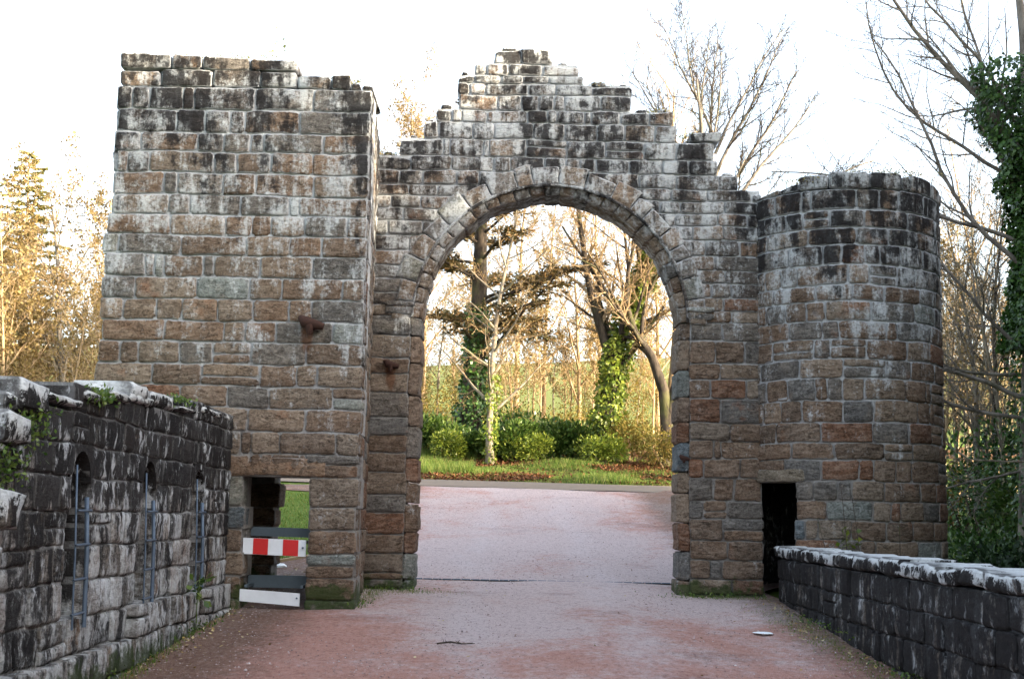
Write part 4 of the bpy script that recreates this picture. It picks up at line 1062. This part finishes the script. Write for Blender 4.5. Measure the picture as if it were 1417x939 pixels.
for i, (lab, x, y, rx, rz) in enumerate(RH): shrub('rhododendron', at(x, y), lab, 'shrub', G, M['rhodo'], 3600, rx, rz, .17, .07, 300+i)
GS = [('golden twiggy shrub right of the leaning ivied tree', 3.5, 37.6, 1.0, 1.4), ('golden shrub at the foot of the crooked tree', 4.4, 36.2, .9, 1.1), ('yellowing shrub behind the slim pale tree', -.4, 42, 1.3, 1.7), ('yellowing shrub behind the conifer trunk', -2.6, 42.5, 1.6, 2.0), ('yellow-green shrub under the leaning tree', 2.7, 36.6, .8, .8), ('gold shrub far behind the rhododendrons', 1.8, 44, 1.5, 1.6), ('tall tawny thicket bush behind the conifer', -3.4, 45.5, 1.9, 3.2), ('tall tawny thicket bush behind the slim pale tree', -.6, 46.5, 1.9, 3.0), ('tawny thicket bush behind the leaning ivied tree', 3.0, 46, 1.8, 3.1), ('tawny thicket bush behind the crooked tree', 5.2, 45, 1.7, 2.8), ('loose yellow-green bush before the rhododendrons', .5, 37.6, .8, .75), ('loose yellow-green bush beside the conifer ivy', -2.0, 38.0, .8, .8)]
for i, (lab, x, y, rx, rz) in enumerate(GS): shrub('autumn_shrub', at(x, y), lab, 'shrub', G, M['ivy_sun' if 'yellow-green' in lab else 'shrub_gold'], 2600, rx, rz, .10, .05, 320+i, bark='bark_gold')
G = 'shrubs behind the lichened parapet'
for i, (lab, x, y, rx, rz, mt) in enumerate((('golden bush at the end of the lichened parapet', -8.6, 24.5, 1.5, 2.0, 'shrub_gold'), ('russet bush behind the lichened parapet under the spruce', -10.2, 24.5, 1.6, 2.6, 'leaf_gold'), ('green bush low behind the parapet capstones', -7.9, 22, 1.0, 1.3, 'rhodo'))):
    shrub('autumn_bush', at(x, y), lab, 'shrub', G, M[mt], 3000, rx, rz, .09, .05, 340+i, bark='bark_gold')
G = 'undergrowth beside the round tower'
for i, (lab, x, y, rx, rz, mt) in enumerate((('dark evergreen bush against the round tower', 6.6, 18.4, .8, .9, 'ivy_dark'), ('dark leafy bush behind the low parapet', 7.4, 20.2, 1.1, 1.1, 'ivy_dark'), ('dark bush under the ivied tree', 8.0, 18.6, .9, .9, 'yew'), ('sunlit yellow-green bush deep beside the round tower', 8.9, 25.5, 1.0, 1.2, 'shrub_gold'), ('tall dark holly bush right behind the round tower', 8.0, 21.6, 1.3, 2.3, 'ivy_dark'), ('dark holly thicket deep in the wood by the ferns', 9.3, 23.2, 1.5, 2.5, 'yew'), ('dark bramble mound between the ferns and the ivied tree', 7.2, 18.7, .9, 1.7, 'yew'), ('green bush in the wood behind the ferns', 9.0, 21.4, 1.3, 1.6, 'rhodo'), ('small yellow-green bush at the foot of the round tower', 5.35, 14.9, .22, .9, 'shrub_gold'))):
    shrub('evergreen_bush', at(x, y), lab, 'shrub', G, M[mt], 2600 if rx > .4 else 220, rx, rz, .10, .06, 360+i)

# ferns behind the low parapet
def fern(seed):
    rng = random.Random(seed); b = MB()
    for k in range(13):
        a = 2*pi*k/13+rng.uniform(-.2, .2); L = rng.uniform(.6, .95); pts = wander(rng, Vector((0, 0, 0)), Vector((cos(a), sin(a), 1.1)), L, 7, .04, -.17)
        b.tube(pts, [.008]*8, 3)
        for j in range(17):
            u = .12+.87*j/17; q, d = along(pts, u); sd = d.cross(Vector((0, 0, 1))).normalized()
            for s_ in (-1, 1): b.leaf(q, (sd*s_+d*.4+Vector((0, 0, -.1))).normalized(), Vector((0, 0, 1)), .19*sin(pi*(.12+.85*u))+.02, .045)
    return b
fb = fern(1); e0 = None
for i, (x, y) in enumerate(((5.9, 15.6), (6.3, 16.8), (6.6, 15.2), (7.0, 16.6), (5.8, 14.4), (6.9, 17.8), (7.5, 17.3), (6.2, 13.6))):
    if e0 is None:
        e0 = mesh_obj('fern', fb.V, fb.F, M['fern'], loc=at(x, y, .35)); tag(e0, 'arching fern among the undergrowth behind the low parapet', 'fern', 'ferns behind the low parapet'); o = e0
    else: o = e0.copy(); COL.objects.link(o); o.location = at(x, y, .35)
    o.rotation_euler = (0, 0, i*1.1); o.scale = (1+.1*(i % 3),)*3
    
# dead stalks and a fallen bough by the round tower
r = random.Random(31)
for i, (x, y, L, dx) in enumerate(((3.95, 14.9, 1.35, -.12), (4.1, 14.95, 1.25, -.05), (3.75, 14.8, 1.0, -.2), (4.45, 14.9, 1.0, .02))):
    b = MB(); p = Vector((x, y, -.3)); pts = wander(r, p, Vector((dx, 0, 1)), L+.3, 8, .04, .01); b.tube(pts, [.009*(1-.08*k) for k in range(9)], 4)
    for k in range(5):
        q, d = along(pts, r.uniform(.5, .95)); b.tube([q, q+Vector((r.uniform(-.12, .12), r.uniform(-.05, .05), r.uniform(.02, .12)))], [.004, .002], 3)
    tag(b.build('dead_stalk', M['bark_dark']), 'thin dead weed stalk standing against the round tower', 'weed', 'dead stalks by the round tower')
b = MB(); p = Vector((5.55, 16.0, 1.55)); pts = wander(r, Vector((7.6, 17.2, 1.75)), Vector((-1, -.2, -.02)), 2.6, 9, .06, 0); b.tube(pts, [.018-.0016*k for k in range(10)], 5)
for k in range(14):
    q, d = along(pts, r.uniform(.2, .98)); b.tube(wander(r, q, d+rvec(r)*.8, r.uniform(.3, .8), 4, .2, -.05), [.007, .005, .004, .003, .002], 3)
tag(b.build('leafless_branch', M['bark_pale']), 'pale leafless branch hanging low beside the round tower', 'branch')
# sapling sprouting on the tower head, sprig on the parapets
def sprig(name, p, h, seed, label, mat, n=9, L=.05):
    r = random.Random(seed); b = MB(); pts = wander(r, Vector(p), Vector((.02, 0, 1)), h, 6, .06, .02); b.tube(pts, [.006-.0006*k for k in range(7)], 4)
    for k in range(n):
        q, d = along(pts, r.uniform(.35, 1)); v = rvec(r); b.tube([q, q+v*h*.2], [.003, .002], 3); b.leaf(q+v*h*.2, v, rvec(r), L, L*.7)
    return tag(b.build(name, mat), label, 'plant')
sprig('wall_sapling', (-2.76, 14.3, 5.95), .5, 1, 'tiny pale sapling sprouting from the top of the square tower', M['spruce'], 10, .05)
sprig('wall_weed', (3.9, 15.15, .35), .5, 2, 'small green weed rooted in the face of the round tower', M['ivy_sun'], 16, .08)
sprig('wall_weed', (-2.9, 12.35, -.12), .45, 3, 'leafy green weed at the foot of the slit-niched parapet', M['rhodo'], 24, .09)
def moss(name, pts, label, n, seed, mat, L=.035):
    r = random.Random(seed); b = MB()
    for _ in range(n):
        c, s_ = r.choice(pts); q = Vector(c)+Vector((r.gauss(0, s_[0]), r.gauss(0, s_[1]), r.gauss(0, s_[2])))
        b.leaf(q, (rvec(r)+Vector((0, 0, .5))).normalized(), rvec(r), L*r.uniform(.6, 1.4), L*.6)
    return tag(b.build(name, mat), label, 'plants', kind='stuff')
moss('wall_plants', [((-2.98, 8.0, 1.42), (.04, .15, .08)), ((-2.97, 7.55, 1.16), (.04, .2, .07)), ((-2.98, 9.3, 1.72), (.05, .12, .03)), ((-3.05, 11.8, 1.9), (.05, .12, .02))], 'small green ferns and moss rooted between the capstones', 1500, 6, M['rhodo'])

moss('wall_foot_weeds', [((-2.9, 12.6, -.17), (.06, .5, .03)), ((-2.92, 10.6, -.29), (.05, .6, .03)), ((-2.92, 9.2, -.38), (.05, .6, .03)), ((-1.6, 14.5, -.06), (.06, .3, .02)), ((-1.4, 15.9, .02), (.2, .04, .02)), ((2.5, 15.85, .02), (.35, .04, .02)), ((3.14, 13.8, -.1), (.05, .8, .02)), ((3.14, 11.2, -.26), (.05, .9, .02))], 'small green weeds along the feet of the walls', 1500, 12, M['rhodo'], .03)
moss('wall_top_plants', [((-1.9, 14.1, 5.74), (.12, .05, .015)), ((-3.3, 14.05, 6.0), (.4, .04, .012)), ((1.1, 16.1, 6.44), (.16, .08, .02)), ((1.8, 16.1, 6.1), (.12, .08, .02)), ((2.3, 16.1, 5.78), (.14, .06, .02)), ((-1.6, 16.1, 5.46), (.08, .06, .02)), ((3.6, 15.5, 5.06), (.2, .1, .02)), ((4.6, 15.3, 5.14), (.3, .05, .015))], 'dry moss and weed tufts rooted in the broken wall tops', 1500, 9, M['spruce'], .03)
# --- grass: blades on the verge and tufts at the wall feet
r = random.Random(71); b = MB()
def blade(x, y, z, L, lean=.5, ww=1):
    a = r.uniform(0, 2*pi); w = r.uniform(.006, .014)*ww; dx, dy = cos(a), sin(a); n = len(b.V)
    b.V += [(x-dy*w, y+dx*w, z), (x+dy*w, y-dx*w, z), (x+dx*L*lean, y+dy*L*lean, z+L)]; b.F.append((n, n+1, n+2))
for _ in range(52000):
    y = r.uniform(31.9, 41); x = y*r.uniform(-.085, .14)
    if y < road_y(x)+1.0: continue
    k = noise.noise((x*.35, y*.5, 7)); tall = .05+.22*max(0, noise.noise((x*.5, y*.6, 20))+.12)+(.14 if x < -1 and y > 33.5 else 0)
    if k < -.12 and r.random() < .8: continue
    blade(x, y, H(x, y)-.01, tall*r.uniform(.6, 1.4))
for _ in range(9000):
    y = r.uniform(19.5, 29); x = r.uniform(-.235, -.14)*y; 
    if x > lerp_tab(GL, y)-.05: continue
    blade(x, y, H(x, y)-.01, r.uniform(.03, .07))
for (cx, cy, sx_, sy_, n, L) in ((-1.58, 15.3, .10, .5, 700, .045), (-1.2, 15.75, .25, .10, 400, .035), (3.0, 13.6, .13, .9, 1400, .018), (3.05, 11.5, .10, 1.5, 1200, .018), (-2.9, 11.6, .05, 1.6, 700, .035), (-2.9, 9.6, .06, 1., 500, .035), (2.6, 15.78, .4, .06, 300, .025)):
    for _ in range(n):
        x, y = r.gauss(cx, sx_), r.gauss(cy, sy_)
        if -2.98 < x < 3.22: blade(x, y, deck(y)+.012, L*r.uniform(.5, 1.5), .6, .35)
tag(b.build('grass', M['grass']), 'grass on the verge, lawn and wall feet', 'grass', kind='stuff')
b = MB()
for _ in range(26000):
    y = r.uniform(31.9, 42); x = y*r.uniform(-.085, .14)
    if y < road_y(x)+.9 and r.random() < .93: continue
    if noise.noise((x*.35, y*.5, 7)) > .02 and r.random() < .9: continue
    d = Vector((r.uniform(-1, 1), r.uniform(-1, 1), r.uniform(0, .6))).normalized()
    b.leaf(Vector((x, y, H(x, y)+.02+.03*r.random())), d, Vector((r.uniform(-.6, .6), r.uniform(-.6, .6), 1)), r.uniform(.05, .10), r.uniform(.04, .07))
tag(b.build('leaf_litter', M['litter']), 'russet fallen leaves drifted over the verge', 'leaves', kind='stuff')
print('all done', len(bpy.data.objects))
